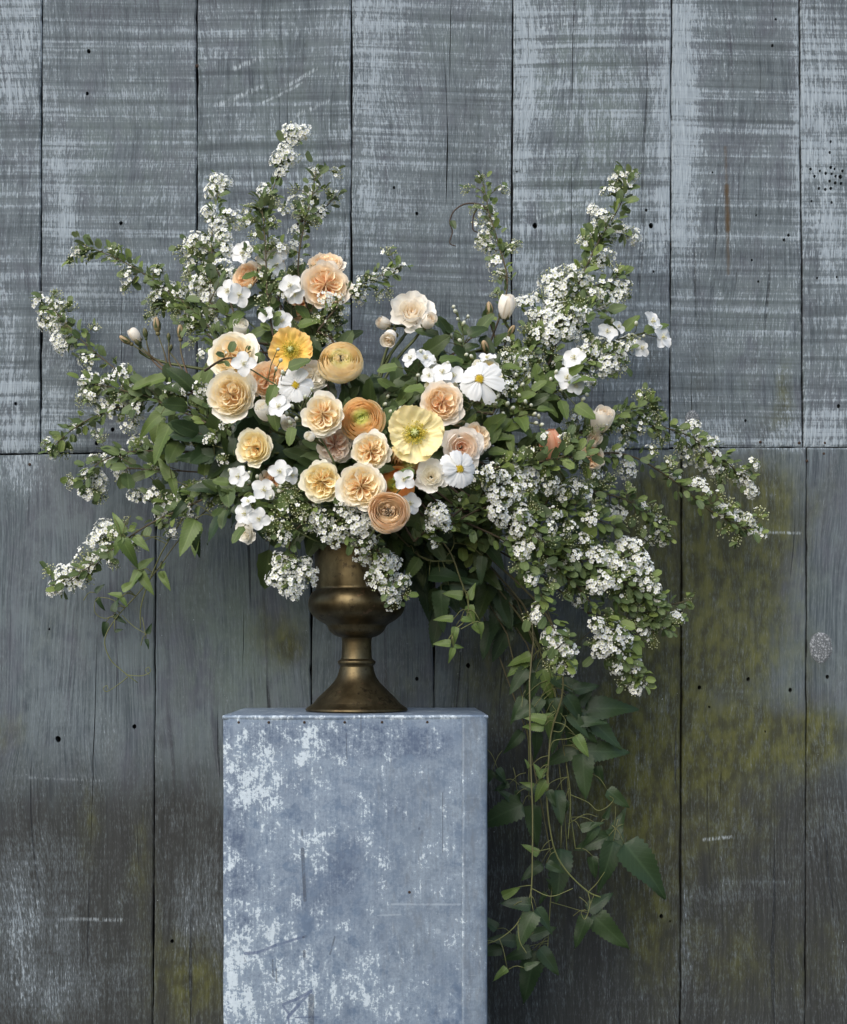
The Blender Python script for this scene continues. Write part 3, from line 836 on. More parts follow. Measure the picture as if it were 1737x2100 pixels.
def petal_material(name, pale, mid, deep, vein=.18, trans=.30, crinkle=0.0):
    """pigment runs from deep at the claw to pale at the rim of each petal"""
    n = NT(name)
    t = n.attr("tint").outputs["Fac"]
    co = n.coord()
    r = rnd_socket(n)
    col = n.mix(n.step(t, .0, .5), pale, mid)
    col = n.mix(n.step(t, .45, 1.0), col, deep)
    col = n.mix(n.math('MULTIPLY', r, .22), col, n.mix(.5, pale, mid))
    col = n.mix(n.math('MULTIPLY', n.step(n.noise(co, 5, 4, .6), .42, .72), vein), col, n.mix(.5, mid, deep))
    h = n.noise(n.map(co, (14, 14, 5)), 1, 4, .6)
    return n.fin(col, .58, n.bump(h, .22, .0007), .2, None, (col, trans))

PEACH = petal_material("peach_rose_petal", (0.96, 0.91, 0.82), (0.96, 0.83, 0.61), (0.95, 0.58, 0.3))
CREAM = petal_material("cream_rose_petal", (0.96, 0.945, 0.87), (0.96, 0.87, 0.63), (0.95, 0.62, 0.28))
BUTTER = petal_material("buttery_rose_petal", (0.96, 0.94, 0.82), (0.96, 0.88, 0.58), (0.95, 0.66, 0.28))
BLUSH = petal_material("blush_rose_petal", (0.96, 0.94, 0.88), (0.96, 0.91, 0.81), (0.95, 0.77, 0.59))
IVORY = petal_material("ivory_rose_petal", (0.96, 0.95, 0.91), (0.96, 0.94, 0.86), (0.94, 0.86, 0.72))
CORAL = petal_material("coral_rose_petal", (0.96, 0.93, 0.87), (0.95, 0.85, 0.73), (0.92, 0.54, 0.36))
APRIC = petal_material("apricot_rose_petal", (0.96, 0.88, 0.74), (0.95, 0.79, 0.56), (0.93, 0.6, 0.33))
RANY = petal_material("yellow_ranunculus_petal", (0.95, 0.82, 0.56), (0.95, 0.9, 0.62), (0.9, 0.9, 0.52), .1)
RANO = petal_material("orange_ranunculus_petal", (0.94, 0.72, 0.42), (0.95, 0.84, 0.52), (0.88, 0.92, 0.46), .1)
RANP = petal_material("peach_ranunculus_petal", (0.95, 0.8, 0.61), (0.96, 0.88, 0.72), (0.92, 0.66, 0.46), .1)
RAND = petal_material("deep_orange_ranunculus_petal", (0.88, 0.52, 0.22), (0.9, 0.62, 0.22), (0.66, 0.7, 0.18), .1)
POPY = petal_material("golden_poppy_petal", (0.9, 0.58, 0.25), (0.9, 0.62, 0.14), (0.88, 0.8, 0.16), .25, .3)
POPL = petal_material("lemon_poppy_petal", (0.94, 0.8, 0.44), (0.94, 0.85, 0.5), (0.82, 0.9, 0.2), .25, .3)
POPP = petal_material("peach_poppy_petal", (0.890, 0.530, 0.350), (0.869, 0.466, 0.297), (0.784, 0.382, 0.191), .3, .25)
WHITE = petal_material("white_petal", (0.76, 0.775, 0.77), (0.76, 0.765, 0.73), (0.6, 0.64, 0.42), .03, .25)

# ------------------------------------------------------------------ small leaf and floret meshes
def leaf_mesh(name, L, W, peak, n, fold, droop, cols=3, serr=0.0, twist=0.0, tip=1.0, wave=0.0):
    V, F, A = [], [], []
    m = cols
    for i in range(n + 1):
        t = i / n
        w = W * .5 * (t ** (.62 * peak)) * ((1 - t) ** (.62 * (1 - peak) * tip)) / ((peak ** (.62 * peak)) * ((1 - peak) ** (.62 * (1 - peak) * tip)))
        if i == 0: w = W * .03
        if i == n: w = W * .004
        if serr and 0 < i < n: w *= 1 + serr * (1 if i % 2 else -1)
        y = L * t - (serr * L * .03 if i % 2 == 0 else 0)
        z = -droop * L * t * t
        for j in range(m):
            u = -1 + 2 * j / (m - 1)
            x = w * u
            zz = z + abs(u) * w * fold + wave * W * math.sin(t * 9 + u * 2) * abs(u)
            x2 = x * math.cos(twist * t) - (zz - z) * math.sin(twist * t)
            z2 = z + x * math.sin(twist * t) + (zz - z) * math.cos(twist * t)
            V.append((x2, y, z2)); A.append(abs(u))
    for i in range(n):
        for j in range(m - 1):
            a = i * m + j
            F.append((a, a + 1, a + m + 1, a + m))
    return mesh(name, V, F, None, True, {"tint": A})
def slot(me, mat):
    me.materials.append(mat); return me
SPL = [slot(leaf_mesh("leaf", 1, .56 + .1 * R.random(), .55, 6, R.uniform(.1, .5), R.uniform(-.1, .35), 3, 0, R.uniform(-.5, .5)), LEAF_SP) for _ in range(8)]
OVL = [slot(leaf_mesh("leaf", 1, .48 + .1 * R.random(), .40, 8, R.uniform(.1, .4), R.uniform(0, .4), 5, .05, R.uniform(-.5, .5), 1.5, .05), LEAF_DK) for _ in range(6)]
CLL = [slot(leaf_mesh("leaf", 1, .37 + .10 * R.random(), .30, 22, R.uniform(.1, .45), R.uniform(0, .5), 5, .075, R.uniform(-.6, .6), 1.9, .06), LEAF_CL) for _ in range(6)]

def floret(b, M, rng, open_=1.0):
    for k in range(5):
        a = 2 * PI * k / 5 + rng.uniform(-.12, .12)
        ca, sa = math.cos(a), math.sin(a)
        w = rng.uniform(.46, .56); up = rng.uniform(.12, .34)
        pts = [(0.10, 0, 0.02), (.45, -w * .8, .06), (.55, 0, .02), (.45, w * .8, .06), (.92, -w * .62, up), (1.02, 0, up * .8), (.92, w * .62, up)]
        V = [(x * ca - y * sa, x * sa + y * ca, z) for x, y, z in pts]
        b.add(V, [(0, 1, 2), (0, 2, 3), (1, 4, 5, 2), (2, 5, 6, 3)], [.35, .02, .05, .02, 0, 0, 0], M)
    V = [(.26 * math.cos(q * PI / 3), .26 * math.sin(q * PI / 3), .10) for q in range(6)] + [(0, 0, .16)]
    b.add(V, [(q, (q + 1) % 6, 6) for q in range(6)], 1.0, M)

def cluster_mesh(seed, n, openness):
    """umbel of florets on fine stalks from one point; unit radius; dome faces +Z"""
    rng = random.Random(seed); b = MB(); g = MB()
    for i in range(n):
        f = (i + .5) / n
        th = math.acos(1 - f * .94) + rng.uniform(-.08, .08); ph = i * 2.39996 + rng.uniform(-.25, .25)
        d = Vector((math.sin(th) * math.cos(ph), math.sin(th) * math.sin(ph), math.cos(th) * .8))
        r = rng.uniform(.78, 1.18)
        p = Vector((d.x, d.y, d.z)) * r - Vector((0, 0, .55))
        root = Vector((0, 0, -.85))
        V, F = tube([root, (root + p) * .5 + Vector((0, 0, -.05)), p], .018, .014, 3)
        g.add(V, F, .0)
        nd = (d + Vector((rng.uniform(-.3, .3), rng.uniform(-.3, .3), .35))).normalized()
        if rng.random() < openness:
            floret(b, facing(p, nd, rng.random() * 6, rng.uniform(.26, .33)), rng)
        else:
            V, F = blob(p, .088, .098, 5, 3, nd); g.add(V, F, rng.uniform(.4, 1.0))
    nv = len(b.v)
    me_v = b.v + g.v; me_f = b.f + [tuple(k + nv for k in f) for f in g.f]
    me = mesh("flower_cluster", me_v, me_f, None, True, {"tint": b.a + g.a})
    me.materials.append(FLORET); me.materials.append(BUDS)
    me.polygons.foreach_set("material_index", [0] * len(b.f) + [1] * len(g.f))
    return me
CLU = [cluster_mesh(s, 21 + 3 * (s % 4), .86) for s in range(6)]
CLM = [cluster_mesh(20 + s, 22, .45) for s in range(4)]
CLB = [cluster_mesh(40 + s, 20, .04) for s in range(4)]

# ------------------------------------------------------------------ stems and roots
def path(pts, d0, d1):
    """picture points (x, y) or (x, y, depth) -> world points; depth runs from d0 to d1 where it is not given"""
    L = [0.0]
    for a, b in zip(pts, pts[1:]):
        L.append(L[-1] + math.hypot(b[0] - a[0], b[1] - a[1]))
    return [P(p[0], p[1], p[2] if len(p) > 2 else d0 + (d1 - d0) * L[i] / L[-1]) for i, p in enumerate(pts)]

def from_urn(p0):
    """points that lead from inside the urn's mouth to p0"""
    a = MOUTH + Vector((R.uniform(-.035, .035), R.uniform(-.03, .03), -.05))
    q = p0 - a
    m1 = a + Vector((q.x * .12, q.y * .15, max(.05, .06 + q.z * .35)))
    m2 = a + Vector((q.x * .55, q.y * .6, max(.07, .08 + q.z * .72)))
    return [a, m1, m2]

UPV = Vector((0, -.35, 1)).normalized()
def put_leaf(root, base, me, o_, d, nrm, size, mat=None, name="leaf"):
    return ob(name, me, root, Matrix.Translation(-base) @ frame(o_, d, nrm, size), mat)

def spray(label, pts, clusters, d0, d1, leaves=46, kind='open', leafmat=None, group="spirea branches in the arrangement", lsize=21, bare=0.0, thick=1.0, budtwigs=3, rootfrom=True):
    """one cut branch of spirea: arching stem, twigs, round leaves, flat white flower clusters"""
    rng = random.Random(hash(label) % 100000 if False else sum(ord(c) * (i + 7) for i, c in enumerate(label)))
    wp = path(pts, d0, d1)
    lead = from_urn(wp[0]) if rootfrom else []
    base = lead[0] if lead else wp[0]
    root = thing("spirea_branch", label, "flowering branch", base, group)
    vis = spline(wp, 40)
    full = (spline(lead + [wp[0]], 10)[:-1] if lead else []) + vis
    sb = MB()
    v_, f_ = tube(full, .0021 * thick, .0007, 5)
    sb.add([p - base for p in v_], f_, [i / len(v_) for i in range(len(v_))])
    mid = vis[len(vis) // 2]
    def leaf_at(p, d, big=1.0):
        nrm = (Vector((rng.uniform(-.7, .7), rng.uniform(-1.1, .1), rng.uniform(.1, 1.0)))).normalized()
        put_leaf(root, base, rng.choice(SPL), p, d, nrm, S(lsize * rng.uniform(.6, 1.2) * big, p.y), leafmat or (LEAF_SP2 if rng.random() < .3 else None))
    def tangent(i):
        return (vis[min(i + 1, 39)] - vis[max(i - 1, 0)]).normalized()
    def clust(c, me, r, k):
        cd = c[2] if len(c) > 2 else vis[k].y - .012 - rng.random() * .012
        cp = P(c[0], c[1], cd)
        out = (cp - vis[k])
        face = (Vector((0, -1.0, .35)) + out.normalized() * .5 + Vector((rng.uniform(-.5, .5), rng.uniform(-.25, .25), rng.uniform(-.3, .4)))).normalized()
        R_ = S(r * rng.uniform(.88, 1.12), cd)
        ob("flower_cluster" if me not in CLB else "bud_cluster", me, root, Matrix.Translation(-base) @ facing(cp, face, rng.random() * 6, R_))
        e = cp - face * R_ * .8
        s = vis[max(0, k - 3)]
        v_, f_ = tube(spline([s, (s + e) * .5 + Vector((0, -.003, -.003)), e], 5), .0008, .0005, 4)
        sb.add([p - base for p in v_], f_, .5)
        for q in range(rng.randint(2, 4)):
            a = s.lerp(e, rng.uniform(.3, 1.0))
            leaf_at(a, Vector((rng.uniform(-1, 1), rng.uniform(-.5, .3), rng.uniform(-.8, .8))) + out.normalized() * .6)
    used = []
    for c in clusters:
        r = c[3] if len(c) > 3 else 19
        cp0 = P(c[0], c[1], d1)
        best = min(range(40), key=lambda i: (vis[i].x - cp0.x) ** 2 + (vis[i].z - cp0.z) ** 2)
        pool = CLU if kind == 'open' else (CLM if kind == 'mixed' else CLB)
        if kind == 'open' and rng.random() < .28: pool = CLM
        clust(c, rng.choice(pool), r, best); used.append(best)
    # leafy side twigs that end in bud clusters
    for q in range(int(budtwigs * 2.1)):
        k = rng.randint(6, 37)
        t = tangent(k); side = Vector((-t.z, rng.uniform(-.3, .1), t.x)).normalized() * rng.choice((-1, 1))
        L = S(rng.uniform(22, 58), vis[k].y)
        e = vis[k] + (t * .55 + side * .8) * L
        if e.y > WALL_Y - .015: e.y = WALL_Y - .015
        tw = spline([vis[k], vis[k] + t * L * .45 + side * L * .25, e], 6)
        v_, f_ = tube(tw, .0007, .0004, 4); sb.add([p - base for p in v_], f_, .6)
        for a in tw[1:]:
            leaf_at(a, t * .4 + side * .4 + Vector((rng.uniform(-.8, .8), rng.uniform(-.4, .2), rng.uniform(-.6, .6))), .9)
        ob("bud_cluster", rng.choice(CLB if rng.random() < .7 else CLM), root, Matrix.Translation(-base) @ facing(e, (side * .6 + t * .5 + Vector((0, -.7, .2))).normalized(), rng.random() * 6, S(rng.uniform(12, 19), e.y)))
    i0 = int(40 * bare)
    for q in range(leaves):
        f = i0 + (39 - i0) * (q + rng.random()) / leaves
        i = min(38, int(f)); p = vis[i].lerp(vis[i + 1], f - i)
        t = tangent(i)
        a = q * 2.4 + rng.uniform(-.4, .4)
        b1 = t.orthogonal().normalized(); b2 = t.cross(b1)
        d = (b1 * math.cos(a) + b2 * math.sin(a)) * .85 + t * .65 + Vector((0, -.25, .12))
        if p.y > WALL_Y - .03: d.y = -abs(d.y)
        # short leaf stalk so that leaves spread round the stem
        st = p + d.normalized() * S(rng.uniform(2, 17), p.y)
        leaf_at(st, d)
        if rng.random() < .4:
            leaf_at(st + t * .004, d + Vector((rng.uniform(-.6, .6), rng.uniform(-.4, .2), rng.uniform(-.6, .6))), .75)
    ob("stem", sb.build("stem", TWIG), root)
    return root

# ------------------------------------------------------------------ petals
def sheet(fn, nu, nv, tint):
    V, F, A = [], [], []
    for j in range(nv + 1):
        for i in range(nu + 1):
            u = -1 + 2 * i / nu; v = j / nv
            V.append(fn(u, v)); A.append(max(0, min(1, tint(u, v))))
    for j in range(nv):
        for i in range(nu):
            a = j * (nu + 1) + i
            F.append((a, a + 1, a + nu + 2, a + nu + 1))
    return V, F, A

def bez(a, b, c, t):
    return a * (1 - t) ** 2 + 2 * b * t * (1 - t) + c * t * t

def cup_petal(rng, a0, span, r1, z1, bow, curl, t_rim, t_base, ruff=.03, nu=8, nv=7, zb=-.5, wav=.35, edge=.55):
    """a petal of a cupped flower round +Z: from the claw at the axis out and up to a rim at radius r1, height z1"""
    s1, s2, s3 = (rng.uniform(0, 50) for _ in range(3))
    notch = rng.uniform(.0, .07); asym = rng.uniform(-.10, .10)
    def fn(u, v):
        vv = v * (1 - .22 * abs(u + asym) ** 2.6 - notch * math.exp(-((u + asym) / .16) ** 2))
        rho = bez(.10, r1 * bow, r1, vv)
        z = bez(zb, zb * .72 + z1 * .10, z1, vv)
        c = max(0, vv - .70) / .30
        rho += curl * r1 * c * c; z -= abs(curl) * .55 * r1 * c * c
        w = span * (.50 + .50 * vv ** .7)
        ph = a0 + u * w
        k = vv ** 3
        z += ruff * k * (noise.noise((u * 2.2 + s1, v * 1.5, s2)) * 2 + wav * noise.noise((u * 6 + s2, v, s1)))
        rho += ruff * k * (noise.noise((u * 2.4 + s3, v * 1.5, s1)) * 2 + wav * noise.noise((u * 5.5 + s1, v, s3))) - .06 * r1 * abs(u) ** 3 * vv
        return (rho * math.cos(ph), rho * math.sin(ph), z)
    return sheet(fn, nu, nv, lambda u, v: t_base + (t_rim - t_base) * (v ** edge) - .10 * abs(u) ** 3)

def fold_petal(rng, a0, psi, ro, z1, t_rim, t_base, depth=.30, lean=.0, nu=14, nv=4):
    """a petal folded along its middle: its rim is a teardrop loop that opens to the axis"""
    s1, s2 = rng.uniform(0, 50), rng.uniform(0, 50)
    zslope = rng.uniform(-.15, .10); skew = rng.uniform(-.25, .25)
    def fn(u, v):
        au = abs(u)
        rho = (.05 + (ro - .05) * (1 - au ** 1.5)) * (.40 + .60 * v ** .6)
        ph = a0 + math.copysign(psi * math.sin(min(1, au * 1.3) * PI / 2) * (1 - .35 * max(0, au - .6)) * (1 + skew * (1 if u > 0 else -1)), u) * (.35 + .65 * v)
        rho += (.030 * noise.noise((u * 2.7 + s1, 1.3, s2)) + .022 * noise.noise((u * 7 + s2, 1.3, s1))) * v
        ph += (.16 * noise.noise((u * 2.9 + s2, 4.3, s1)) + .10 * noise.noise((u * 7.5 + s1, 2.3, s2))) * v + lean * v
        z = z1 - depth * (1 - v) + zslope * (rho - ro) + (.05 * noise.noise((u * 3 + s1, v, 9.1)) + .03 * noise.noise((u * 8 + s1, v, 4.1))) * v
        return (rho * math.cos(ph), rho * math.sin(ph), z)
    return sheet(fn, nu, nv, lambda u, v: t_base + (t_rim - t_base) * v ** .6 + .10 * noise.noise((u * 2, v, s1)))

def rose_quartered(seed, guard=6, full=1.0, inner=.46, guard_r=1.0, cup=26, bow=.84):
    """old-fashioned rose: pale guard petals, tight concentric rings, a quartered, folded heart"""
    rng = random.Random(seed); out = []
    for i in range(guard + 2):
        g = i / (guard + 1)
        out.append(cup_petal(rng, i * 2.39996 + rng.uniform(-.25, .25), rng.uniform(.58, .78), guard_r * rng.uniform(.90, 1.06) * (1.02 - .10 * g), -.16 + .16 * g + rng.uniform(-.05, .05), rng.uniform(.60, .80), rng.uniform(.0, .10), .0, .30, .055, 12, 8, -.55))
    for i in range(cup):
        f = i / (cup - 1)
        r = .88 - (.88 - inner * .92) * f
        out.append(cup_petal(rng, i * 2.39996 + rng.uniform(-.3, .3), rng.uniform(.42, .72) + .10 * f, r * rng.uniform(.96, 1.05), .00 + .20 * math.sin(f * 2.0) + rng.uniform(-.05, .05), bow + .20 * f, rng.uniform(.0, .10), .05 + .38 * f, 1.0, .034, 10, 6))
    nsec = rng.choice((5, 6, 7)); off = rng.random() * 6
    for k in range(nsec):
        ak = off + k * 2 * PI / nsec + rng.uniform(-.22, .22)
        m = 5
        for j in range(m):
            f = j / (m - 1)
            ro = inner * (1.06 - .66 * f) * rng.uniform(.88, 1.08)
            psi = (PI / nsec) * (1.05 - .75 * f) * rng.uniform(.75, 1.35)
            out.append(fold_petal(rng, ak + rng.uniform(-.30, .30), psi, ro, .15 - .10 * f + rng.uniform(-.08, .08), .34 + .36 * f, 1.25, .34, rng.uniform(-.25, .25)))
    for k in range(9):
        out.append(fold_petal(rng, rng.random() * 6.3, rng.uniform(.3, .8), rng.uniform(.10, .24), .04 + rng.uniform(-.08, .06), .25, 1.0, .25, rng.uniform(-.5, .5), 10, 3))
    return out

def rose_cupped(seed, guard=8, heart=.34, tight=15, openr=1.0):
    """looser rose: broad pale guard petals round a wound, cup-shaped heart"""
    rng = random.Random(seed); out = []
    for i in range(guard):
        f = i / guard
        out.append(cup_petal(rng, i * 2.39996 + rng.uniform(-.2, .2), rng.uniform(.56, .78), openr * (1.02 - .30 * f) * rng.uniform(.94, 1.06), -.18 + .30 * f + rng.uniform(-.05, .05), .62 + .3 * f, rng.uniform(.0, .12), .0, .22, .06, 12, 8, -.5))
    for i in range(tight):
        f = i / (tight - 1)
        r = heart * 1.6 * (1 - f) + .05 + .02
        out.append(cup_petal(rng, i * 2.39996 + rng.uniform(-.25, .25), rng.uniform(.70, .95) + .5 * f, r * rng.uniform(.93, 1.07), .19 + .06 * math.sin(f * 3) + rng.uniform(-.04, .04), 1.22, rng.uniform(-.06, .08), .06 + .50 * f, 1.1, .03, 10, 5, -.45))
    return out

def rose_bud(seed, n=12, fat=.62, open_=.1):
    """half-open bud standing along +Z: petals wrapped round each other in an egg"""
    rng = random.Random(seed); out = []
    for i in range(n):
        f = i / (n - 1)
        a0 = i * 2.39996 + rng.uniform(-.2, .2); span = 1.0 + .3 * f
        rr = fat * (1 - .70 * f); h = .95 - .06 * f + rng.uniform(-.04, .04); op = open_ * (1 - f) + rng.uniform(0, .04)
        s1 = rng.uniform(0, 40)
        def fn(u, v, a0=a0, span=span, rr=rr, h=h, op=op, s1=s1):
            vv = v * (1 - .16 * abs(u) ** 2.4)
            prof = math.sin(PI * min(1, (.10 + .74 * vv))) ** .75
            rho = rr * prof + op * max(0, vv - .55) ** 1.5 * 2.4
            ph = a0 + u * span * (.6 + .4 * v)
            return (rho * math.cos(ph), rho * math.sin(ph), -.62 + (h + .62) * vv - op * max(0, vv - .8) + .02 * noise.noise((u * 3 + s1, v * 2, 1)))
        out.append(sheet(fn, 8, 7, lambda u, v, f=f: .12 + .55 * f + .18 * (1 - v)))
    return out

def ranunculus(seed, n=72, inner_t=1.0, hole=.0, flat=.80):
    """ball of paper-thin petals whose rims run in rings round the eye"""
    rng = random.Random(seed); out = []
    lo = .10 + .20 * hole
    for i in range(n):
        f = i / (n - 1)
        r = (1.0 - (1.0 - lo) * f ** .92) * rng.uniform(.975, 1.025)
        z1 = .86 * flat * math.sqrt(max(0, 1 - (r * .93) ** 2)) - .10 + rng.uniform(-.02, .03) - (.16 * hole if f > .8 else 0)
        tt = min(1, max(0, (f - .50) / .28)) * inner_t
        out.append(cup_petal(rng, i * 2.39996 + rng.uniform(-.3, .3), rng.uniform(.60, .85) + .40 * f, r, z1, 1.22 - .06 * f, rng.uniform(-.06, .01), tt * .85, .40 + tt * .65, .012 + .02 * hole * f, 10, 8, -.62, .3, 5.0))
    if hole:
        for k in range(9):
            out.append(fold_petal(rng, k * .7 + rng.uniform(-.2, .2), rng.uniform(.25, .5), rng.uniform(.22, .36), .34 + rng.uniform(-.06, .06), .05, .8, .4, rng.uniform(-.4, .4), 10, 4))
    return out

def poppy(seed, n=6):
    rng = random.Random(seed); out = []
    for i in range(n):
        a0 = i * 2 * PI / n * (1 if n < 6 else 1) + (i % 2) * .25 + rng.uniform(-.15, .15); span = rng.uniform(.72, .95)
        s1 = rng.uniform(0, 90); zz = .10 * (i % 2) + rng.uniform(-.03, .03); R1 = rng.uniform(.88, 1.06)
        def fn(u, v, a0=a0, span=span, s1=s1, zz=zz, R1=R1):
            vv = v * (1 - .13 * abs(u) ** 2.5 + .035 * noise.noise((u * 5 + s1, 2, 1)))
            rho = .06 + (R1 - .06) * vv + .05 * v ** 4 * noise.noise((u * 9 + s1, 7, 5))
            ph = a0 + u * span * (.8 + .2 * math.sin(vv * PI * .6))
            cr = noise.noise((u * 6 + s1, vv * .8, 3)) * 0 + noise.noise((u * 3 + s1, vv * 2.5, 3)) * .20 * vv + noise.noise((u * 8 + s1, vv * 4, 5)) * .09 * vv + noise.noise((u * 17 + s1, vv * 3, 5)) * .03 * vv
            z = -.30 + .42 * vv ** 1.6 - .16 * max(0, vv - .7) ** 1.2 + zz * vv + cr + .09 * vv ** 3 * noise.noise((u * 2.2 + s1, 5, 2))
            return (rho * math.cos(ph), rho * math.sin(ph), z)
        out.append(sheet(fn, 26, 12, lambda u, v: (.52 - .40 * v ** 2.5) + (.9 if v < .12 else .55 * max(0, (.34 - v) / .22))))
    return out

def build_petals(lst, name="petal"):
    return [mesh(name, V, F, None, True, {"tint": A}) for V, F, A in lst]
def with_slot(ms, mat):
    for m in ms: m.materials.append(mat)
    return ms

Q = [with_slot(build_petals(rose_quartered(s, g, 1, inn, gr, cp, bw)), CREAM) for s, g, inn, gr, cp, bw in ((1, 6, .42, 1.0, 36, .98), (2, 5, .54, 1.0, 24, .88), (3, 6, .62, .98, 18, .84), (4, 7, .48, 1.02, 30, .95), (5, 6, .66, .97, 16, .84))]
CU = [with_slot(build_petals(rose_cupped(s, g, h)), IVORY) for s, g, h in ((11, 10, .30), (12, 8, .34), (13, 9, .42))]
BU = [with_slot(build_petals(rose_bud(s, 12, f, o)), BLUSH) for s, f, o in ((21, .60, .05), (22, .62, .26), (23, .5, .42))]
RN = [with_slot(build_petals(ranunculus(s, 72, t, h, fl)), RANO) for s, t, h, fl in ((31, .8, .4, .62), (32, 1.0, 0, .66), (33, .5, .9, .62))]
PO = [with_slot(build_petals(poppy(s, n)), POPY) for s, n in ((41, 6), (42, 6))]

def sepals_mesh():
    b = MB()
    for k in range(5):
        a = k * 2 * PI / 5
        V, F, A = sheet(lambda u, v: ((.10 + .42 * math.sin(v * 1.9)) * math.cos(a + u * .5 * (1 - v ** 1.5)), (.10 + .42 * math.sin(v * 1.9)) * math.sin(a + u * .5 * (1 - v ** 1.5)), -.66 - .10 * v + .5 * v * v), 4, 5, lambda u, v: v)
        b.add(V, F, A)
    V, F = blob((0, 0, -.72), .16, .18, 8, 5); b.add(V, F, .2)
    return b.build("sepals", SEPAL)
SEP = sepals_mesh()

def dome(x, y):
    """depth of the front of the bouquet at a picture position"""
    q = ((x - 745) / 480) ** 2 + ((y - 930) / 400) ** 2
    return -.20 + .22 * min(1.5, q)

def flower_root(name, label, cat, x, y, r, d, look, roll, group, stemmat, stem_r=.0026, back=.7, stem=True):
    c = P(x, y, d); sc = S(r, d)
    lk = Vector(look).normalized()
    M = facing(c, lk, roll, sc)
    tail = c - lk * sc * back
    lead = from_urn(tail)
    base = lead[0]
    root = thing(name, label, cat, base, group)
    if stem:
        pts = spline(lead[:1] + [lead[1].lerp(lead[2], .5), tail - lk * .035 * (1 if stem_r > .001 else .3), tail], 14)
        v_, f_ = tube([p - base for p in pts], stem_r, stem_r * .85, 6)
        b = MB(); b.add(v_, f_, .4); ob("stem", b.build("stem", stemmat), root)
    return root, Matrix.Translation(-base) @ M, M

def rose(label, x, y, r, tpl, mat, look=None, d=None, dd=0.0, roll=None, sep=True, group="garden roses", squash=1.0, cat="rose"):
    if d is None: d = dome(x, y) + dd
    if look is None: look = ((x - 745) / 900, -1, -(y - 900) / 1400 + .08)
    root, ML, M = flower_root("rose", label, cat, x, y, r, d, look, R.random() * 6.28 if roll is None else roll, group, GSTEM)
    if squash != 1.0: ML = ML @ Matrix.Diagonal((1, 1, squash, 1))
    for me in tpl:
        ob("petal", me, root, ML, mat)
    if sep: ob("sepals", SEP, root, ML)
    return root
# ------------------------------------------------------------------ roses (picture position, radius, kind)
rose("large peach rose with a ruffled heart, high up left of the bare boards", 667, 585, 53, Q[2], PEACH, (.12, -1, -.05), -.055, roll=.4)
rose("peach rose tilted back, peeping over the top of the large peach rose", 668, 538, 42, Q[0], PEACH, (.0, -.75, .75), -.01)
rose("apricot rose mostly hidden by upright twigs and white blossom, upper left", 556, 522, 33, Q[3], APRIC, (-.1, -1, .3), -.03)
rose("apricot rose seen between leaves beside the pair of white blossoms, upper left", 502, 566, 34, Q[0], APRIC, (-.5, -1, .2), -.02)
rose("apricot rose in shade tucked under the large peach rose", 614, 628, 36, Q[1], APRIC, (-.2, -1, -.3), .0)
rose("pale blush rose with a tight red-flecked heart, standing clear against the boards", 843, 637, 47, CU[0], BLUSH, (.0, -1, .12), -.02, roll=.2)
rose("half-open blush rosebud nestled at the right of the pale blush rose", 878, 661, 25, BU[1], BLUSH, (.35, -.9, .2), -.05)
rose("nodding blush rose with drooping petals, below left of the pale blush rose", 800, 690, 30, BU[2], BLUSH, (-.15, -.7, -.5), -.03)
rose("small shaded blush rosebud behind the nodding blush rose", 790, 664, 21, BU[1], BLUSH, (-.6, -.6, .1), .0)
rose("plump pale bud of a rose standing upright among spirea, upper right", 1038, 634, 31, BU[0], BLUSH, (.12, -.45, 1.0), -.01, roll=1.0)
rose("ivory rose half hidden by leaves above the peach-centred rose on the left", 491, 682, 30, BU[2], IVORY, (.2, -.8, .6), -.04)
rose("cream rose with a peach heart, above the largest rose on the left", 474, 727, 54, Q[3], CREAM, (-.18, -1, .18), -.10, roll=2.0)
rose("largest cream rose with rings of golden petals, leftmost in front", 472, 808, 55, Q[0], CREAM, (-.12, -1, -.05), -.145, roll=.9)
rose("apricot rose behind leaves between the largest cream rose and the cosmos", 548, 778, 44, Q[1], APRIC, (.1, -1, .1), -.11)
rose("ivory rosebud opening under the small white blossom left of centre", 546, 846, 31, BU[1], IVORY, (-.25, -.9, .45), -.165)
rose("ivory rose petals spread beneath the opening ivory rosebud", 585, 862, 27, BU[2], IVORY, (.3, -.7, -.5), -.14)
rose("cream rose with radiating folds, left of the green-eyed ranunculus", 662, 850, 47, Q[2], CREAM, (-.05, -1, .05), -.195, roll=2.2)
rose("cream rose partly hidden behind the small cosmos", 643, 770, 34, Q[1], IVORY, (.2, -1, .1), -.10)
rose("rose with a coral pink heart, hanging its face below the cream rose", 686, 912, 41, Q[4], CORAL, (.1, -1, -.35), -.155)
rose("small creamy rosebud with green sepals beside the coral-hearted rose", 637, 897, 17, BU[1], IVORY, (-.3, -.9, .1), -.20)
rose("cream rose with a dark split heart, left of the lemon poppy", 760, 925, 43, Q[4], CREAM, (.0, -1, .0), -.205, roll=1.1)
rose("buttery rose alone among dark leaves with one petal flung out right", 518, 917, 42, Q[1], BUTTER, (-.35, -1, .0), -.13, roll=.0)
rose("buttery rose with a crowded golden heart, left of the bottom pair", 660, 988, 46, Q[4], BUTTER, (-.1, -1, -.08), -.185, roll=3.0)
rose("wide cream rose with swirling folds, just above the peach ranunculus", 741, 997, 52, Q[2], CREAM, (.0, -1, -.05), -.215, roll=4.0)
rose("blush rose with a swirled heart, above the lemon poppy and left of the big cosmos", 907, 825, 46, Q[3], PEACH, (.12, -1, .0), -.17, roll=.7)
rose("cream rose tucked behind the blush rose beside the big cosmos", 905, 790, 38, Q[0], BUTTER, (.05, -.9, .5), -.12)
rose("white rose with a peach cupped heart, behind the lower cosmos", 948, 917, 47, CU[2], CORAL, (.15, -1, -.2), -.165, roll=.3)
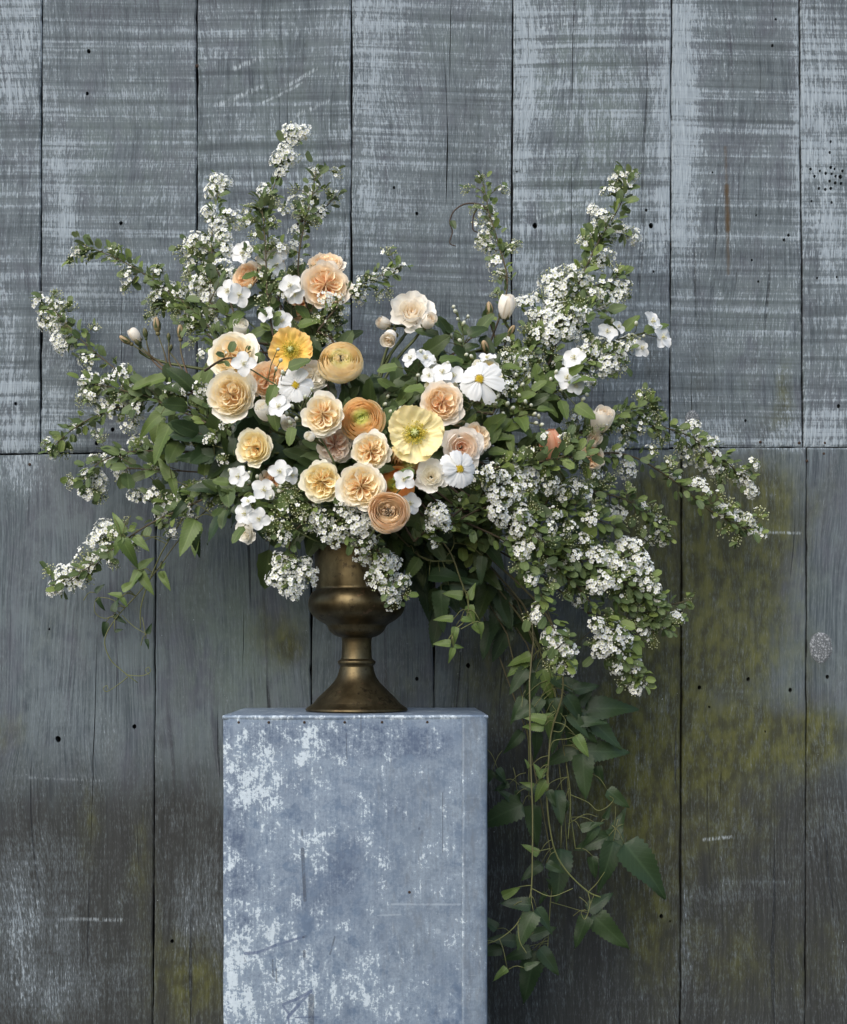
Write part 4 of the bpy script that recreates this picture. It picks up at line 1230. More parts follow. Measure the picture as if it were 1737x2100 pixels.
rose("peach rose showing its edge behind the white cupped rose", 978, 898, 36, Q[4], PEACH, (.5, -1, .1), -.13)
rose("ivory rose with plain broad petals, left of the lower cosmos", 884, 977, 38, CU[1], IVORY, (.05, -1, .0), -.205, roll=1.4)
rose("ivory rose facing down at the lower left edge of the bouquet", 503, 1093, 27, CU[1], IVORY, (-.4, -1, -.4), -.09)
rose("cream rose peering out behind the big cosmos on its right", 1003, 760, 35, CU[1], BUTTER, (.4, -1, .3), -.09)
rose("blush rose half veiled by twigs on the far right", 1232, 866, 38, BU[1], BLUSH, (.2, -.8, .6), -.02)
rose("faded cream rose low behind leaves on the far right", 1215, 905, 30, BU[2], BLUSH, (.1, -.9, .1), .0)
rose("small orange-peach rose glimpsed under round leaves on the far right", 1213, 938, 28, Q[4], APRIC, (.1, -1, -.2), .0)
rose("shaded peach rose behind white blossom at the lower left", 560, 985, 30, Q[1], APRIC, (.1, -1, -.1), -.10)
rose("lone pale pink rosebud among green buds at the far left", 279, 690, 20, BU[0], BLUSH, (-.55, -.45, .75), .05)

# closed rosebuds on long stalks: one thing each, held by sepals
def bud_mesh(seed, mat_i):
    b = MB(); rng = random.Random(seed)
    V, F = blob((0, 0, 0), .52, .95, 10, 7); V = [Vector((v.x, v.y, v.z + (.25 * max(0, v.z) ** 2))) for v in V]
    b.add(V, F, [.9 if v.z > .2 else .2 for v in V])
    V, F = blob((0, 0, -1.0), .33, .36, 8, 5); b.add(V, F, .1)
    return b
def closed_bud(label, x, y, r, d, look, pts, mat, petal=None, group="rosebuds"):
    c = P(x, y, d); sc = S(r, d)
    wp = [P(*p) for p in pts]
    base = wp[-1]
    root = thing("rosebud", label, "rosebud", base, group)
    M = Matrix.Translation(-base) @ facing(c, look, R.random() * 6, sc)
    bm = bud_mesh(int(x), 0)
    ob("bud", bm.build("bud", mat), root, M)
    for k in range(5):
        a = k * 2 * PI / 5
        V, F, A = sheet(lambda u, v: ((.56 * math.sin(.35 + v * 2.3)) * math.cos(a + u * .55 * (1 - v ** 1.3)), (.56 * math.sin(.35 + v * 2.3)) * math.sin(a + u * .55 * (1 - v ** 1.3)), -.85 + 1.95 * v), 4, 6, lambda u, v: .25 * v)
        ob("sepal", mesh("sepal", V, F, SEPAL, True, {"tint": A}), root, M)
    b = MB(); v_, f_ = tube([p - base for p in spline([c - Vector(look).normalized() * sc * 1.2] + wp, 14)], .0011, .0017, 6)
    b.add(v_, f_, [1 - i / len(v_) for i in range(len(v_))]); ob("stem", b.build("stem", RSTEM), root)
BUDM = plain("striped_bud", (0.16, 0.15, 0.06), (0.46, 0.33, 0.20), .5, 60)
closed_bud("striped cream and green rosebud standing tallest on the left", 322, 668, 15, .06, (-.05, -.3, 1), [(336, 720, .06), (350, 765, .06), (385, 800, .03)], BUDM)
closed_bud("brownish split rosebud lying left of the pink bud", 258, 698, 13, .05, (-.8, -.4, .5), [(300, 725, .05), (335, 750, .055), (392, 802, .03)], BUDM)
closed_bud("dull brown rosebud right of the tall striped bud", 370, 682, 14, .06, (.05, -.4, 1), [(371, 720, .06), (380, 755, .05), (398, 800, .03)], BUDM)
closed_bud("small round green rosebud above the pink bud", 298, 684, 10, .045, (-.1, -.3, 1), [(304, 715, .05), (318, 745, .055), (390, 802, .03)], SEPAL)
closed_bud("tiny green rosebud below the pink bud", 283, 704, 9, .045, (-.4, -.5, .5), [(306, 726, .05), (330, 748, .055), (392, 803, .03)], SEPAL)
closed_bud("tiny green rosebud between the two tall buds", 346, 692, 8, .06, (.0, -.3, 1), [(346, 720, .06), (352, 755, .06), (388, 801, .03)], SEPAL)
closed_bud("tiny green rosebud lowest of the left buds", 350, 714, 7, .06, (.3, -.3, .8), [(362, 740, .06), (378, 765, .05), (396, 801, .03)], SEPAL)
closed_bud("peach-tipped rosebud left of the plump pale bud", 1004, 636, 15, .0, (-.15, -.4, 1), [(1006, 665, .0), (1018, 700, .01), (1025, 730, .02)], BUDM)
closed_bud("cream-tipped rosebud below the plump pale bud", 1048, 680, 13, .0, (.4, -.6, .7), [(1038, 700, .01), (1030, 720, .02), (1026, 735, .02)], BUDM)
closed_bud("pink-mouthed rosebud above the big cosmos", 995, 713, 16, -.04, (-.25, -.8, .6), [(1003, 735, -.02), (1010, 760, .0), (1000, 790, .0)], BUDM)
closed_bud("dull rosebud in shade under the blush swirled rose", 940, 868, 16, -.10, (-.6, -.7, -.2), [(955, 878, -.06), (965, 890, -.03), (950, 920, .0)], BUDM)
b = MB(); v_, f_ = tube(spline([P(388, 800, .03), P(440, 830, .02), P(520, 900, .0), MOUTH + Vector((0, 0, -.02))], 14), .0024, .0030, 6)
base = P(388, 800, .03)
cane = thing("rose_cane", "reddish rose cane that carries the green and striped buds at the left", "rose cane", MOUTH + Vector((-.02, 0, -.04)), None)
b.add([p - cane.location for p in v_], f_, 0); ob("stem", b.build("stem", RSTEM), cane)
for (lx_, ly_, dx, dz, s) in [(340, 775, -1, -.25, 52), (395, 790, .5, .6, 40), (330, 850, -.3, -1, 62), (430, 820, -.6, .5, 40), (310, 780, -.9, -.5, 44)]:
    put_leaf(cane, cane.location, R.choice(OVL), P(lx_, ly_, .035), (dx, -.2, dz), (R.uniform(-.4, .4), -1, .5), S(s, .03), LEAF_MO)

# ------------------------------------------------------------------ ranunculus, poppies, cosmos
def ranun(label, x, y, r, tpl, mat, look, d, dark=False, roll=None):
    root, ML, M = flower_root("ranunculus", label, "ranunculus", x, y, r, d, look, R.random() * 6 if roll is None else roll, "ranunculus flowers", GSTEM, .0032, .75)
    for me in tpl:
        ob("petal", me, root, ML, mat)
    b = MB()
    V, F = blob((0, 0, .10), .16, .16, 10, 5); b.add(V, F, 0.0)
    for k in range(46):
        a, q = R.random() * 6.3, math.sqrt(R.random()) * .17
        V, F = blob((q * math.cos(a), q * math.sin(a), .22 + R.uniform(-.04, .06)), .028, .05, 5, 3); b.add(V, F, R.random() * .4)
    ob("eye", b.build("eye", EYED if dark else PISTIL), root, ML)
    return root
EYED = plain("dark_eye", (0.020, 0.016, 0.010), (0.075, 0.060, 0.020), .6)
ranun("yellow ranunculus looking up, alone above its bare green stem", 699, 742, 48, RN[0], RANY, (.03, -1, .34), -.10, True)
ranun("orange ranunculus with a yellow-green eye, right of the ruffled cream rose", 743, 860, 47, RN[1], RANO, (-.12, -1, .12), -.165)
ranun("peach ranunculus with a dark open centre, lowest in the bouquet", 797, 1050, 44, RN[2], RANP, (.0, -1, .08), -.225, True)
ranun("deep orange ranunculus with a green eye, half hidden above the lowest one", 812, 997, 41, RN[1], RAND, (-.35, -1, .1), -.17)
ranun("deep orange ranunculus showing under the lemon poppy", 838, 940, 40, RN[1], RANO, (.1, -.7, -.7), -.15)
# a few loose petals round the open eye of the peach ranunculus
def poppy_flower(label, x, y, r, tpl, mat, look, d, roll=.0):
    root, ML, M = flower_root("poppy", label, "poppy", x, y, r, d, look, roll, "Iceland poppies", GSTEM, .0018, .35)
    for me in tpl:
        ob("petal", me, root, ML, mat)
    b = MB(); rng = random.Random(int(x))
    for k in range(170):
        a = rng.random() * 6.3; q = rng.uniform(.18, .43)
        p0 = Vector((.10 * math.cos(a), .10 * math.sin(a), -.26)); p1 = Vector((q * math.cos(a + .1), q * math.sin(a + .1), -.02 + rng.uniform(-.06, .12)))
        v_, f_ = tube([p0, (p0 + p1) * .5 + Vector((0, 0, .02)), p1], .006, .005, 3); b.add(v_, f_, .1)
        v_, f_ = blob(p1, .024, .034, 5, 3); b.add(v_, f_, rng.uniform(.2, .7))
    st = ob("stamens", b.build("stamens", STAMEN), root, ML); st["kind"] = "stuff"
    b = MB()
    v_, f_ = blob((0, 0, -.06), .14, .18, 12, 6); b.add(v_, f_, 0)
    for k in range(7):
        a = k * 2 * PI / 7
        v_, f_ = tube([Vector((.0, 0, .13)), Vector((.07 * math.cos(a), .07 * math.sin(a), .135)), Vector((.14 * math.cos(a), .14 * math.sin(a), .09))], .024, .020, 5); b.add(v_, f_, 1)
    ob("pistil", b.build("pistil", PISTIL), root, ML)
poppy_flower("golden yellow poppy with a green eye, near the top of the open flowers", 596, 717, 47, PO[0], POPY, (-.05, -1, .1), -.115, .5)
poppy_flower("large lemon yellow poppy with crinkled petals and a bright green eye", 851, 888, 60, PO[1], POPL, (.0, -1, .05), -.215, .3)
# closed poppy: crumpled petals still wrapped
root, ML, M = flower_root("poppy", "closed peach poppy with crumpled wrapped petals on the right", "poppy", 1128, 914, 36, -.06, (-.18, -.35, 1), .6, "Iceland poppies", GSTEM, .0018, .9)
for i in range(5):
    a0 = i * 2.4; s1 = i * 9.7
    def fn(u, v):
        rho = (.66 - .05 * i) * math.sin(PI * (.12 + .70 * v)) ** .8 + .05 * noise.noise((u * 6 + s1, v * .8, 1)) + .02 * noise.noise((u * 15 + s1, v * 2, 1))
        ph = a0 + u * 1.15
        return (rho * math.cos(ph), rho * math.sin(ph), -.85 + (1.75 + .10 * noise.noise((u * 3 + s1, 2, 2)) - .12 * u * u) * v)
    V, F, A = sheet(fn, 20, 10, lambda u, v: .5 + .6 * noise.noise((u * 6 + s1, v, 4)))
    ob("petal", mesh("petal", V, F, POPP, True, {"tint": A}), root, ML)

def cosmos(label, x, y, r, look, d, roll, stretch=0.0, n=8, threads=0):
    root, ML, M = flower_root("cosmos", label, "cosmos", x, y, r, d, look, roll, "white cosmos flowers", GSTEM, .0013, .15)
    rng = random.Random(int(x * 3))
    for i in range(n):
        a0 = i * 2 * PI / n + rng.uniform(-.09, .09); s1 = rng.uniform(0, 50); Lp = rng.uniform(.94, 1.06) * (1 + .20 * stretch * math.cos(a0 + roll + .5)); tl = rng.uniform(-.22, .26); zz = .06 * (i % 2)
        def fn(u, v):
            w = .075 + .245 * math.sin(min(1, v * 1.04) ** .95 * PI * .58) ** 1.15
            tip = 1 - .11 * abs(u) ** 2 - .028 * (1 + math.cos(u * 3 * PI)) * max(0, v - .7) / .3
            y = .12 + (Lp - .12) * v * tip
            x = u * w
            z = zz + tl * v - .12 * v ** 3 + .010 * math.cos(u * PI * 3.0) * (1 - v * .3) + .05 * v * noise.noise((u * 1.5 + s1, v * 2, 1))
            return (y * math.cos(a0) - x * math.sin(a0), y * math.sin(a0) + x * math.cos(a0), z)
        V, F, A = sheet(fn, 12, 9, lambda u, v: .5 * max(0, .25 - v))
        ob("petal", mesh("petal", V, F, WHITE, True, {"tint": A}), root, ML)
    b = MB()
    v_, f_ = blob((0, 0, -.02), .22, .12, 14, 6); b.add(v_, f_, 0)
    for k in range(110):
        q = .225 * math.sqrt((k + .5) / 110); a = k * 2.39996
        p = Vector((q * math.cos(a), q * math.sin(a), .10 - 1.4 * q * q))
        v_, f_ = blob(p, .017, .034, 5, 3, p + Vector((0, 0, .3))); b.add(v_, f_, 1.0 if (q > .185 and k % 2) else (.7 if q < .05 and k % 2 else rng.uniform(0, .15)))
    ob("disc", b.build("disc", DISC), root, ML)
    b = MB()                                     # thread-like leaves on the stalk behind the flower
    c = P(x, y, d) - root.location
    for k in range(threads):
        p = c + Vector((rng.uniform(-.5, .5), .6, rng.uniform(-1.3, -.5))) * S(r, d)
        q = Vector((rng.uniform(-1, 1), rng.uniform(-.6, .1), rng.uniform(-.8, .5)))
        ln = [p, p + q * S(r * .45, d), p + q * S(r * .8, d) + Vector((rng.uniform(-1, 1), 0, rng.uniform(-.5, 1))) * S(r * .25, d)]
        v_, f_ = tube(spline(ln, 6), .0006, .0003, 4); b.add(v_, f_, .8)
        for s_ in (-1, 1):
            m_ = ln[1]; v_, f_ = tube([m_, m_ + (q + Vector((-q.z, 0, q.x)) * s_).normalized() * S(r * .35, d)], .0005, .0003, 4); b.add(v_, f_, .8)
    if threads: ob("thread_leaves", b.build("thread_leaves", GSTEM), root)
cosmos("small white cosmos with a yellow disc, left below the golden poppy", 606, 790, 38, (.05, -1, .05), -.165, .2)
cosmos("big white cosmos with wide notched petals, right of centre", 983, 778, 46, (.1, -1, .12), -.165, .5, 1.0, 8, 26)
cosmos("narrow white cosmos turned aside, right of the plain ivory rose", 942, 962, 42, (.42, -1, .05), -.225, .9)

# ------------------------------------------------------------------ mock orange: sprigs with white flowers, buds, leaves
def mo_petal(seed):
    rng = random.Random(seed)
    s1 = rng.uniform(0, 50); up = rng.uniform(.1, .4)
    def fn(u, v):
        w = .50 * math.sin(PI * (.06 + .80 * v)) ** .75
        y = .06 + .98 * v * (1 - .10 * u * u)
        z = up * v * v * .6 - .18 * v ** 4 + .16 * u * u * v + .05 * noise.noise((u * 2 + s1, v * 2, 1))
        return (u * w, y, z)
    V, F, A = sheet(fn, 6, 7, lambda u, v: .8 * max(0, .18 - v) * 3)
    return mesh("petal", V, F, WHITE, True, {"tint": A})
MOP = [mo_petal(s) for s in range(5)]
def mo_stamens():
    b = MB(); rng = random.Random(5)
    for k in range(26):
        a = rng.random() * 6.3; q = rng.uniform(.05, .26)
        p1 = Vector((q * math.cos(a), q * math.sin(a), .22 + rng.uniform(-.05, .12)))
        v_, f_ = tube([Vector((0, 0, 0)), p1], .010, .008, 3); b.add(v_, f_, 0)
        v_, f_ = blob(p1, .032, .045, 5, 3); b.add(v_, f_, 0)
    return b.build("stamens", plain("pale_stamen", (0.66, 0.62, 0.34), (0.66, 0.55, 0.12), .6))
MOS = mo_stamens()
def wbud():
    b = MB(); v_, f_ = blob((0, 0, .3), .52, .72, 9, 6); b.add(v_, f_, [max(0, min(1, .3 + .8 * v.z)) for v in v_])
    v_, f_ = blob((0, 0, -.25), .38, .34, 8, 4); b.add(v_, f_, 0)
    return b.build("bud", WBUD)
WB = wbud()
def sprig(label, flowers, buds, leaves, stem, d, size=24, group="mock orange sprigs", npet=5, leaf=44, lmat=None):
    """flowers (x, y[, (look)]); buds (x, y); leaves (x, y, dx, dz); stem: picture points, root end last"""
    rng = random.Random(sum(ord(c) * (i + 3) for i, c in enumerate(label)))
    wp = [P(p[0], p[1], p[2] if len(p) > 2 else d + .02) for p in stem]
    wp += [wp[-1].lerp(MOUTH, .55) + Vector((0, .02, .0)), MOUTH + Vector((rng.uniform(-.03, .03), rng.uniform(-.02, .03), -.04))]
    base = wp[-1]
    root = thing("mock_orange_sprig", label, "blossom sprig", base, group)
    ln = spline(wp, 26)
    sb = MB(); v_, f_ = tube([p - base for p in ln], .0010, .0022, 5); sb.add(v_, f_, .2)
    def tw(c):
        k = min(range(14), key=lambda i: (ln[i] - c).length)
        v_, f_ = tube([p - base for p in spline([ln[min(25, k + 1)], (ln[k] + c) * .5 + Vector((0, .004, -.002)), c], 5)], .0008, .0006, 4); sb.add(v_, f_, .6)
    for fl in flowers:
        x, y = fl[:2]; look = Vector(fl[2]) if len(fl) > 2 else Vector((rng.uniform(-.5, .5), -1, rng.uniform(-.2, .5)))
        sz = fl[3] if len(fl) > 3 else size
        c = P(x, y, d + rng.uniform(-.012, .008)); sc = S(sz * .92, d)
        M = Matrix.Translation(-base) @ facing(c, look, rng.random() * 6, sc)
        fo = bpy.data.objects.new("flower", None); fo.empty_display_size = .01; COL.objects.link(fo); fo.parent = root; fo.matrix_basis = M
        n_ = npet if rng.random() < .6 else 4
        for k in range(n_):
            ob("petal", rng.choice(MOP), fo, Matrix.Rotation(k * 2 * PI / n_ + rng.uniform(-.1, .1), 4, 'Z') @ Matrix.Rotation(rng.uniform(-.15, .25), 4, 'X'))
        ob("stamens", MOS, fo)
        tw(c - look.normalized() * sc * .1)
    for bx, by in buds:
        c = P(bx, by, d + rng.uniform(-.01, .01))
        ob("bud", WB, root, Matrix.Translation(-base) @ facing(c, (rng.uniform(-.6, .6), -.6, rng.uniform(.0, 1)), 0, S(rng.uniform(6.5, 8.5), d)))
        tw(c)
    for lf in leaves:
        c = P(lf[0], lf[1], d + rng.uniform(-.005, .02))
        put_leaf(root, base, rng.choice(OVL), c, (lf[2], rng.uniform(-.4, .1), lf[3]), (rng.uniform(-.5, .5), -1, rng.uniform(.2, .9)), S(leaf * rng.uniform(.75, 1.2), d), lmat or LEAF_MO)
        tw(c)
    ob("stem", sb.build("stem", GSTEM), root)
    return root
sprig("white blossom pair left of the upright leafy twigs, upper left", [(468, 597, (-.4, -1, .1)), (490, 606, (.2, -1, -.2), 27)], [(512, 590)], [(500, 640, -.5, -.6)], [(480, 600), (500, 650), (560, 720)], -.05, 27)
sprig("bright white blossoms crossing the tallest leafy twig, upper left", [(499, 519, (-.4, -1, .3)), (556, 524, (.1, -1, .2), 34), (566, 545, (.6, -1, -.2), 24)], [], [(530, 560, -.6, -.3)], [(540, 535), (545, 590), (580, 700)], -.045, 28)
sprig("white blossoms left of the large peach rose", [(596, 586, (-.2, -1, .1)), (605, 604, (.3, -1, -.4), 22)], [(588, 612)], [(610, 625, .5, -.7), (575, 620, -.6, -.5)], [(598, 600), (600, 660), (630, 760)], -.06, 26)
sprig("white blossom below twigs and above the golden poppy", [(577, 660, (.1, -1, .35), 27), (546, 646, (-.4, -.8, .2), 20)], [(560, 640)], [(610, 668, .9, .2), (545, 675, -.8, -.3)], [(570, 665), (600, 720), (640, 800)], -.075, 26)
sprig("single white blossom laid over the peach-hearted cream rose", [(500, 746, (.05, -1, .15), 28)], [(569, 717), (575, 740), (566, 758), (580, 766)], [(565, 790, -.4, -1), (590, 755, .8, .3), (600, 800, .9, -.3), (560, 830, .1, -1)], [(505, 752), (550, 780), (600, 815), (640, 880)], -.175, 26)
sprig("small white blossom and buds over the opening ivory bud", [(572, 834, (-.2, -1, .3), 26)], [(600, 835), (608, 860), (596, 868), (620, 850), (588, 850), (625, 815), (640, 800)], [(630, 850, 1, -.1), (600, 875, -.2, -1), (640, 838, .8, .4)], [(580, 840), (610, 850), (650, 890), (690, 960)], -.185, 24)
sprig("white blossom with a pale green eye, left of the buttery bottom rose", [(575, 967, (.0, -1, .1), 27), (598, 975, (.7, -.8, -.2), 20)], [(575, 1000), (560, 998)], [(612, 985, 1, .1), (585, 1010, -.1, -1)], [(580, 972), (600, 1000), (660, 1060)], -.165, 25)
sprig("white blossom and fat buds at the lower left", [(490, 977, (-.3, -1, .0), 24)], [(510, 972), (512, 990), (528, 980), (500, 962), (470, 965)], [(520, 1010, .3, -1), (470, 990, -1, .1)], [(500, 980), (540, 1010), (640, 1080)], -.13, 22)
sprig("white blossoms stacked above the ivory rose at the lower left", [(540, 1005, (.2, -1, .2), 28), (503, 1053, (-.2, -1, .0), 25), (532, 1064, (.1, -1, -.1), 25), (510, 1030, (-.1, -.7, .8), 20)], [(555, 1020)], [(520, 1045, 1, .3), (560, 1035, 1, .1), (500, 1080, -.6, -.8)], [(520, 1040), (560, 1060), (650, 1110)], -.145, 25)
sprig("white blossom beside the green-eyed deep orange ranunculus", [(829, 984, (.05, -1, .0), 25)], [], [(850, 965, -.9, -.3)], [(832, 990), (800, 1030), (760, 1100)], -.215, 24)
sprig("white blossom behind the peach ranunculus on its right", [(841, 1033, (.4, -1, .0), 25)], [], [], [(838, 1040), (810, 1070), (760, 1110)], -.185, 24)
sprig("white blossoms on an upright green sprig below the pale blush rose", [(843, 735, (-.5, -.8, .4), 22), (872, 735, (.3, -.8, .4), 26), (884, 757, (.5, -.8, -.1), 20)], [(862, 722), (856, 770)], [(815, 752, -1, -.1), (880, 780, .8, -.4), (845, 790, -.6, -.8), (830, 815, -.6, -.6), (900, 740, 1, .2)], [(860, 740), (855, 790), (850, 860), (820, 950)], -.10, 25)
sprig("white blossoms close behind the blush swirled rose, left of the big cosmos", [(907, 765, (-.1, -1, .4), 26), (880, 770, (-.4, -.9, .1), 20), (930, 772, (.2, -1, .3), 26), (895, 785, (0, -.8, .5), 20)], [(918, 745)], [(870, 795, -1, -.2)], [(910, 770), (905, 830), (850, 940)], -.13, 24)
sprig("white blossom and fat bud above the big cosmos", [(1000, 735, (-.2, -.6, .8), 22)], [(968, 733), (985, 745), (955, 728)], [(1030, 750, 1, -.2), (950, 745, -.8, .3)], [(985, 745), (985, 800), (900, 920)], -.09, 22)
MO = "white starry blossom and green buds on leafy mock orange at the right"
sprig("white starry blossoms facing out from leafy green shoots, right of centre", [(1162, 776, (.1, -1, .1), 27), (1180, 790, (.5, -.9, -.3), 22), (1178, 735, (-.4, -.8, .1), 26)], [(1130, 780), (1140, 765), (1150, 800), (1205, 810), (1120, 800), (1100, 790), (1195, 820)], [(1140, 800, -.9, .4), (1110, 790, -.3, 1), (1150, 820, .3, -1), (1090, 800, -.8, -.2), (1125, 825, -.9, -.3), (1180, 830, .8, -.6)], [(1165, 790), (1110, 820), (1040, 870), (900, 980)], -.06, 26)
sprig("white blossoms in profile at the tip of the far right spray", [(1336, 660, (.55, -.8, .35), 25), (1358, 692, (.6, -.8, .15), 27), (1245, 682, (.2, -.8, .3), 24), (1268, 672, (.5, -.7, .5), 19), (1315, 715, (.4, -.8, .1), 22)], [(1305, 665), (1290, 690), (1320, 690), (1300, 710), (1255, 660)], [(1280, 680, .6, .7), (1320, 680, .9, .3), (1260, 700, -.5, -.8)], [(1330, 680), (1260, 700), (1150, 760), (950, 950)], .04, 24)
sprig("cluster of green buds without open flowers, right of the big cosmos", [], [(1060, 770), (1078, 758), (1085, 775), (1070, 790), (1052, 800), (1066, 812), (1078, 826), (1090, 832), (1050, 838), (1040, 830), (1095, 850), (1105, 855), (1098, 868), (1020, 815), (1015, 830), (1110, 872), (1080, 880), (1030, 850)], [(1060, 820, .8, .2), (1040, 800, -.6, .7), (1075, 840, -.2, -1), (1090, 800, .8, .5), (1050, 860, -.7, -.6), (1020, 870, -.3, -1), (1100, 840, 1, 0), (1030, 830, -.9, .1), (1070, 870, .6, -.7), (1045, 890, .1, -1)], [(1075, 770), (1070, 830), (1020, 900), (900, 1000)], -.09, 22)
sprig("sprig of hard green berries like buds, left of the blush swirled rose", [], [(788, 830), (800, 845), (795, 815), (812, 858), (780, 842), (820, 840), (790, 860)], [(810, 800, -.8, .5), (840, 820, .7, .5), (800, 870, -.3, -1)], [(800, 835), (810, 880), (790, 960)], -.09, 22)
sprig("green buds along a dark shoot under the plump pale rosebud", [], [(935, 640), (940, 655), (930, 630), (950, 665), (960, 650), (925, 690), (945, 700), (905, 700)], [(930, 680, -.8, .5), (960, 690, .7, .5), (985, 690, .6, -.7), (910, 720, -.9, 0), (1000, 760, .5, .6), (900, 690, -.9, .3), (920, 740, -.5, -.7)], [(938, 640), (950, 690), (940, 750), (860, 900)], -.03, 22, leaf=50, lmat=LEAF_DK)
# ------------------------------------------------------------------ spirea branches
spray("tallest spirea twig, bare below and tipped with white clusters at the very top", [(590, 690, -.02), (560, 560), (548, 460), (560, 390), (580, 330), (604, 268)], [(590, 268, .0, 20), (622, 270, .0, 18), (604, 285, .0, 15), (566, 318, .0, 18), (598, 318, .0, 20), (580, 300, .0, 14), (572, 350, .0, 14), (540, 386, .0, 17)], -.02, .01, 20, budtwigs=0)
spray("upright leafy spirea twig full of green buds in front of the apricot roses", [(560, 690, -.08), (548, 600), (545, 520), (540, 450), (533, 410)], [(530, 420, -.04, 16), (556, 455, -.05, 16), (520, 480, -.05, 16), (560, 500, -.06, 16), (540, 560, -.07, 18), (565, 590, -.07, 16), (535, 620, -.08, 18), (590, 560, -.06, 15)], -.08, -.04, 70, 'bud', budtwigs=6)
spray("spirea twig with dense white clusters leaning up beside the large peach rose", [(640, 660, -.03), (612, 560), (622, 470), (640, 400), (648, 345)], [(648, 350, .03, 15), (640, 385, .02, 18), (605, 408, .02, 20), (632, 412, .02, 20), (655, 430, .02, 16), (640, 446, .02, 17), (609, 465, .02, 17), (620, 430, .02, 17), (600, 500, .0, 14), (606, 540, .0, 14)], -.03, .02, 44, budtwigs=3)
spray("short side twig with one round white cluster near the second board seam", [(610, 460, .02), (650, 436), (672, 420), (690, 400)], [(688, 402, .05, 17)], .02, .05, 12, budtwigs=0, group="small side twigs", rootfrom=False)
spray("dark spirea branch rising left of centre with clusters down its length", [(500, 700, .0), (465, 600), (435, 520), (440, 440), (452, 370)], [(445, 362, .12, 16), (437, 385, .12, 19), (462, 372, .12, 14), (428, 435, .1, 17), (445, 458, .09, 20), (478, 446, .09, 21), (458, 480, .08, 19), (420, 500, .08, 18), (470, 505, .08, 18)], .0, .13, 52, budtwigs=4)
spray("spirea branch heavy with clusters at the left of the upright twigs", [(500, 720, -.02), (450, 610), (420, 550), (392, 500)], [(400, 488, .10, 22), (385, 510, .10, 16), (420, 520, .09, 18), (440, 498, .09, 20), (455, 540, .06, 19), (410, 590, .06, 21), (425, 610, .05, 18), (445, 590, .05, 16), (475, 560, .05, 18)], -.02, .12, 60, budtwigs=6)
spray("long leafy spirea branch with few flowers reaching to the upper left", [(500, 760, -.02), (410, 650), (330, 585), (250, 535), (165, 500)], [(155, 512, .16, 13), (235, 520, .14, 17), (260, 545, .13, 16), (345, 585, .1, 15), (255, 590, .12, 14), (400, 610, .06, 15)], -.02, .17, 110, 'mixed', leafmat=None, budtwigs=6, lsize=21)
spray("spirea tip with white clusters and broad dark leaves touching the far left boards", [(420, 850, .02), (300, 800), (210, 735), (150, 680), (92, 612)], [(85, 618, .20, 18), (102, 628, .20, 19), (92, 645, .20, 19), (118, 640, .20, 18), (108, 665, .20, 18), (128, 660, .19, 17), (85, 660, .2, 15), (120, 690, .19, 17), (118, 712, .19, 15, ), (145, 705, .19, 14)], .02, .21, 70, budtwigs=4)
spray("spirea branch carrying white clusters left of the largest cream rose", [(430, 870, -.02), (340, 830), (250, 800), (175, 782)], [(182, 782, .12, 21), (206, 790, .12, 22), (190, 806, .12, 18), (255, 757, .1, 21), (268, 785, .1, 16), (263, 815, .1, 17), (210, 838, .12, 19), (240, 835, .11, 21), (275, 850, .1, 18), (270, 880, .1, 16)], -.02, .13, 80, budtwigs=6)
spray("thin leafy spirea twig ending low at the far left above the board joint", [(300, 820, .08), (215, 845), (150, 880), (100, 925)], [(150, 872, .17, 12), (120, 900, .18, 12), (108, 928, .18, 13), (165, 880, .17, 11)], .08, .19, 60, 'mixed', budtwigs=2)
spray("spirea branch with hanging white clusters over the joint at the left", [(440, 930, -.02), (330, 925), (250, 930), (190, 960), (175, 1005)], [(192, 938, .13, 18), (182, 968, .13, 18), (205, 988, .13, 19), (178, 1008, .13, 18), (238, 930, .12, 22), (246, 965, .12, 19), (280, 902, .1, 18), (310, 905, .09, 18), (322, 965, .09, 18), (345, 895, .08, 20), (262, 985, .12, 15)], -.02, .14, 70, budtwigs=5)
spray("spirea branch with two bright clusters beside the pale green clematis leaves", [(560, 1010, -.08), (470, 1010), (400, 1010), (330, 1045)], [(392, 997, .02, 22), (425, 993, .0, 20), (375, 1010, .03, 18), (340, 1022, .05, 19), (328, 1045, .05, 19), (335, 1062, .05, 15), (455, 1000, -.02, 15), (310, 1010, .08, 16), (275, 1010, .09, 15)], -.08, .06, 80, budtwigs=7)
spray("spirea branch sweeping down to a thick white tip at the lower left", [(500, 990, -.04), (380, 1040), (290, 1085), (200, 1150), (112, 1212)], [(205, 1078, .13, 20), (215, 1098, .13, 19), (195, 1100, .13, 18), (185, 1128, .14, 21), (205, 1132, .13, 18), (165, 1145, .14, 21), (185, 1155, .14, 18), (148, 1160, .15, 21), (130, 1172, .15, 20), (160, 1180, .15, 19), (140, 1192, .15, 18), (175, 1190, .15, 17), (108, 1205, .16, 17), (120, 1195, .16, 17), (225, 1120, .12, 15)], -.04, .16, 60, budtwigs=4)
spray("spirea twig drooping left of the urn with a ring of white clusters", [(650, 1050, -.14), (605, 1090), (590, 1140), (588, 1190)], [(570, 1150, -.12, 20), (590, 1158, -.13, 18), (622, 1168, -.12, 20), (565, 1185, -.12, 22), (590, 1200, -.13, 21), (612, 1195, -.12, 22), (632, 1180, -.11, 19), (602, 1215, -.12, 15), (583, 1100, -.15, 17), (632, 1150, -.11, 13)], -.14, -.11, 34, budtwigs=1)
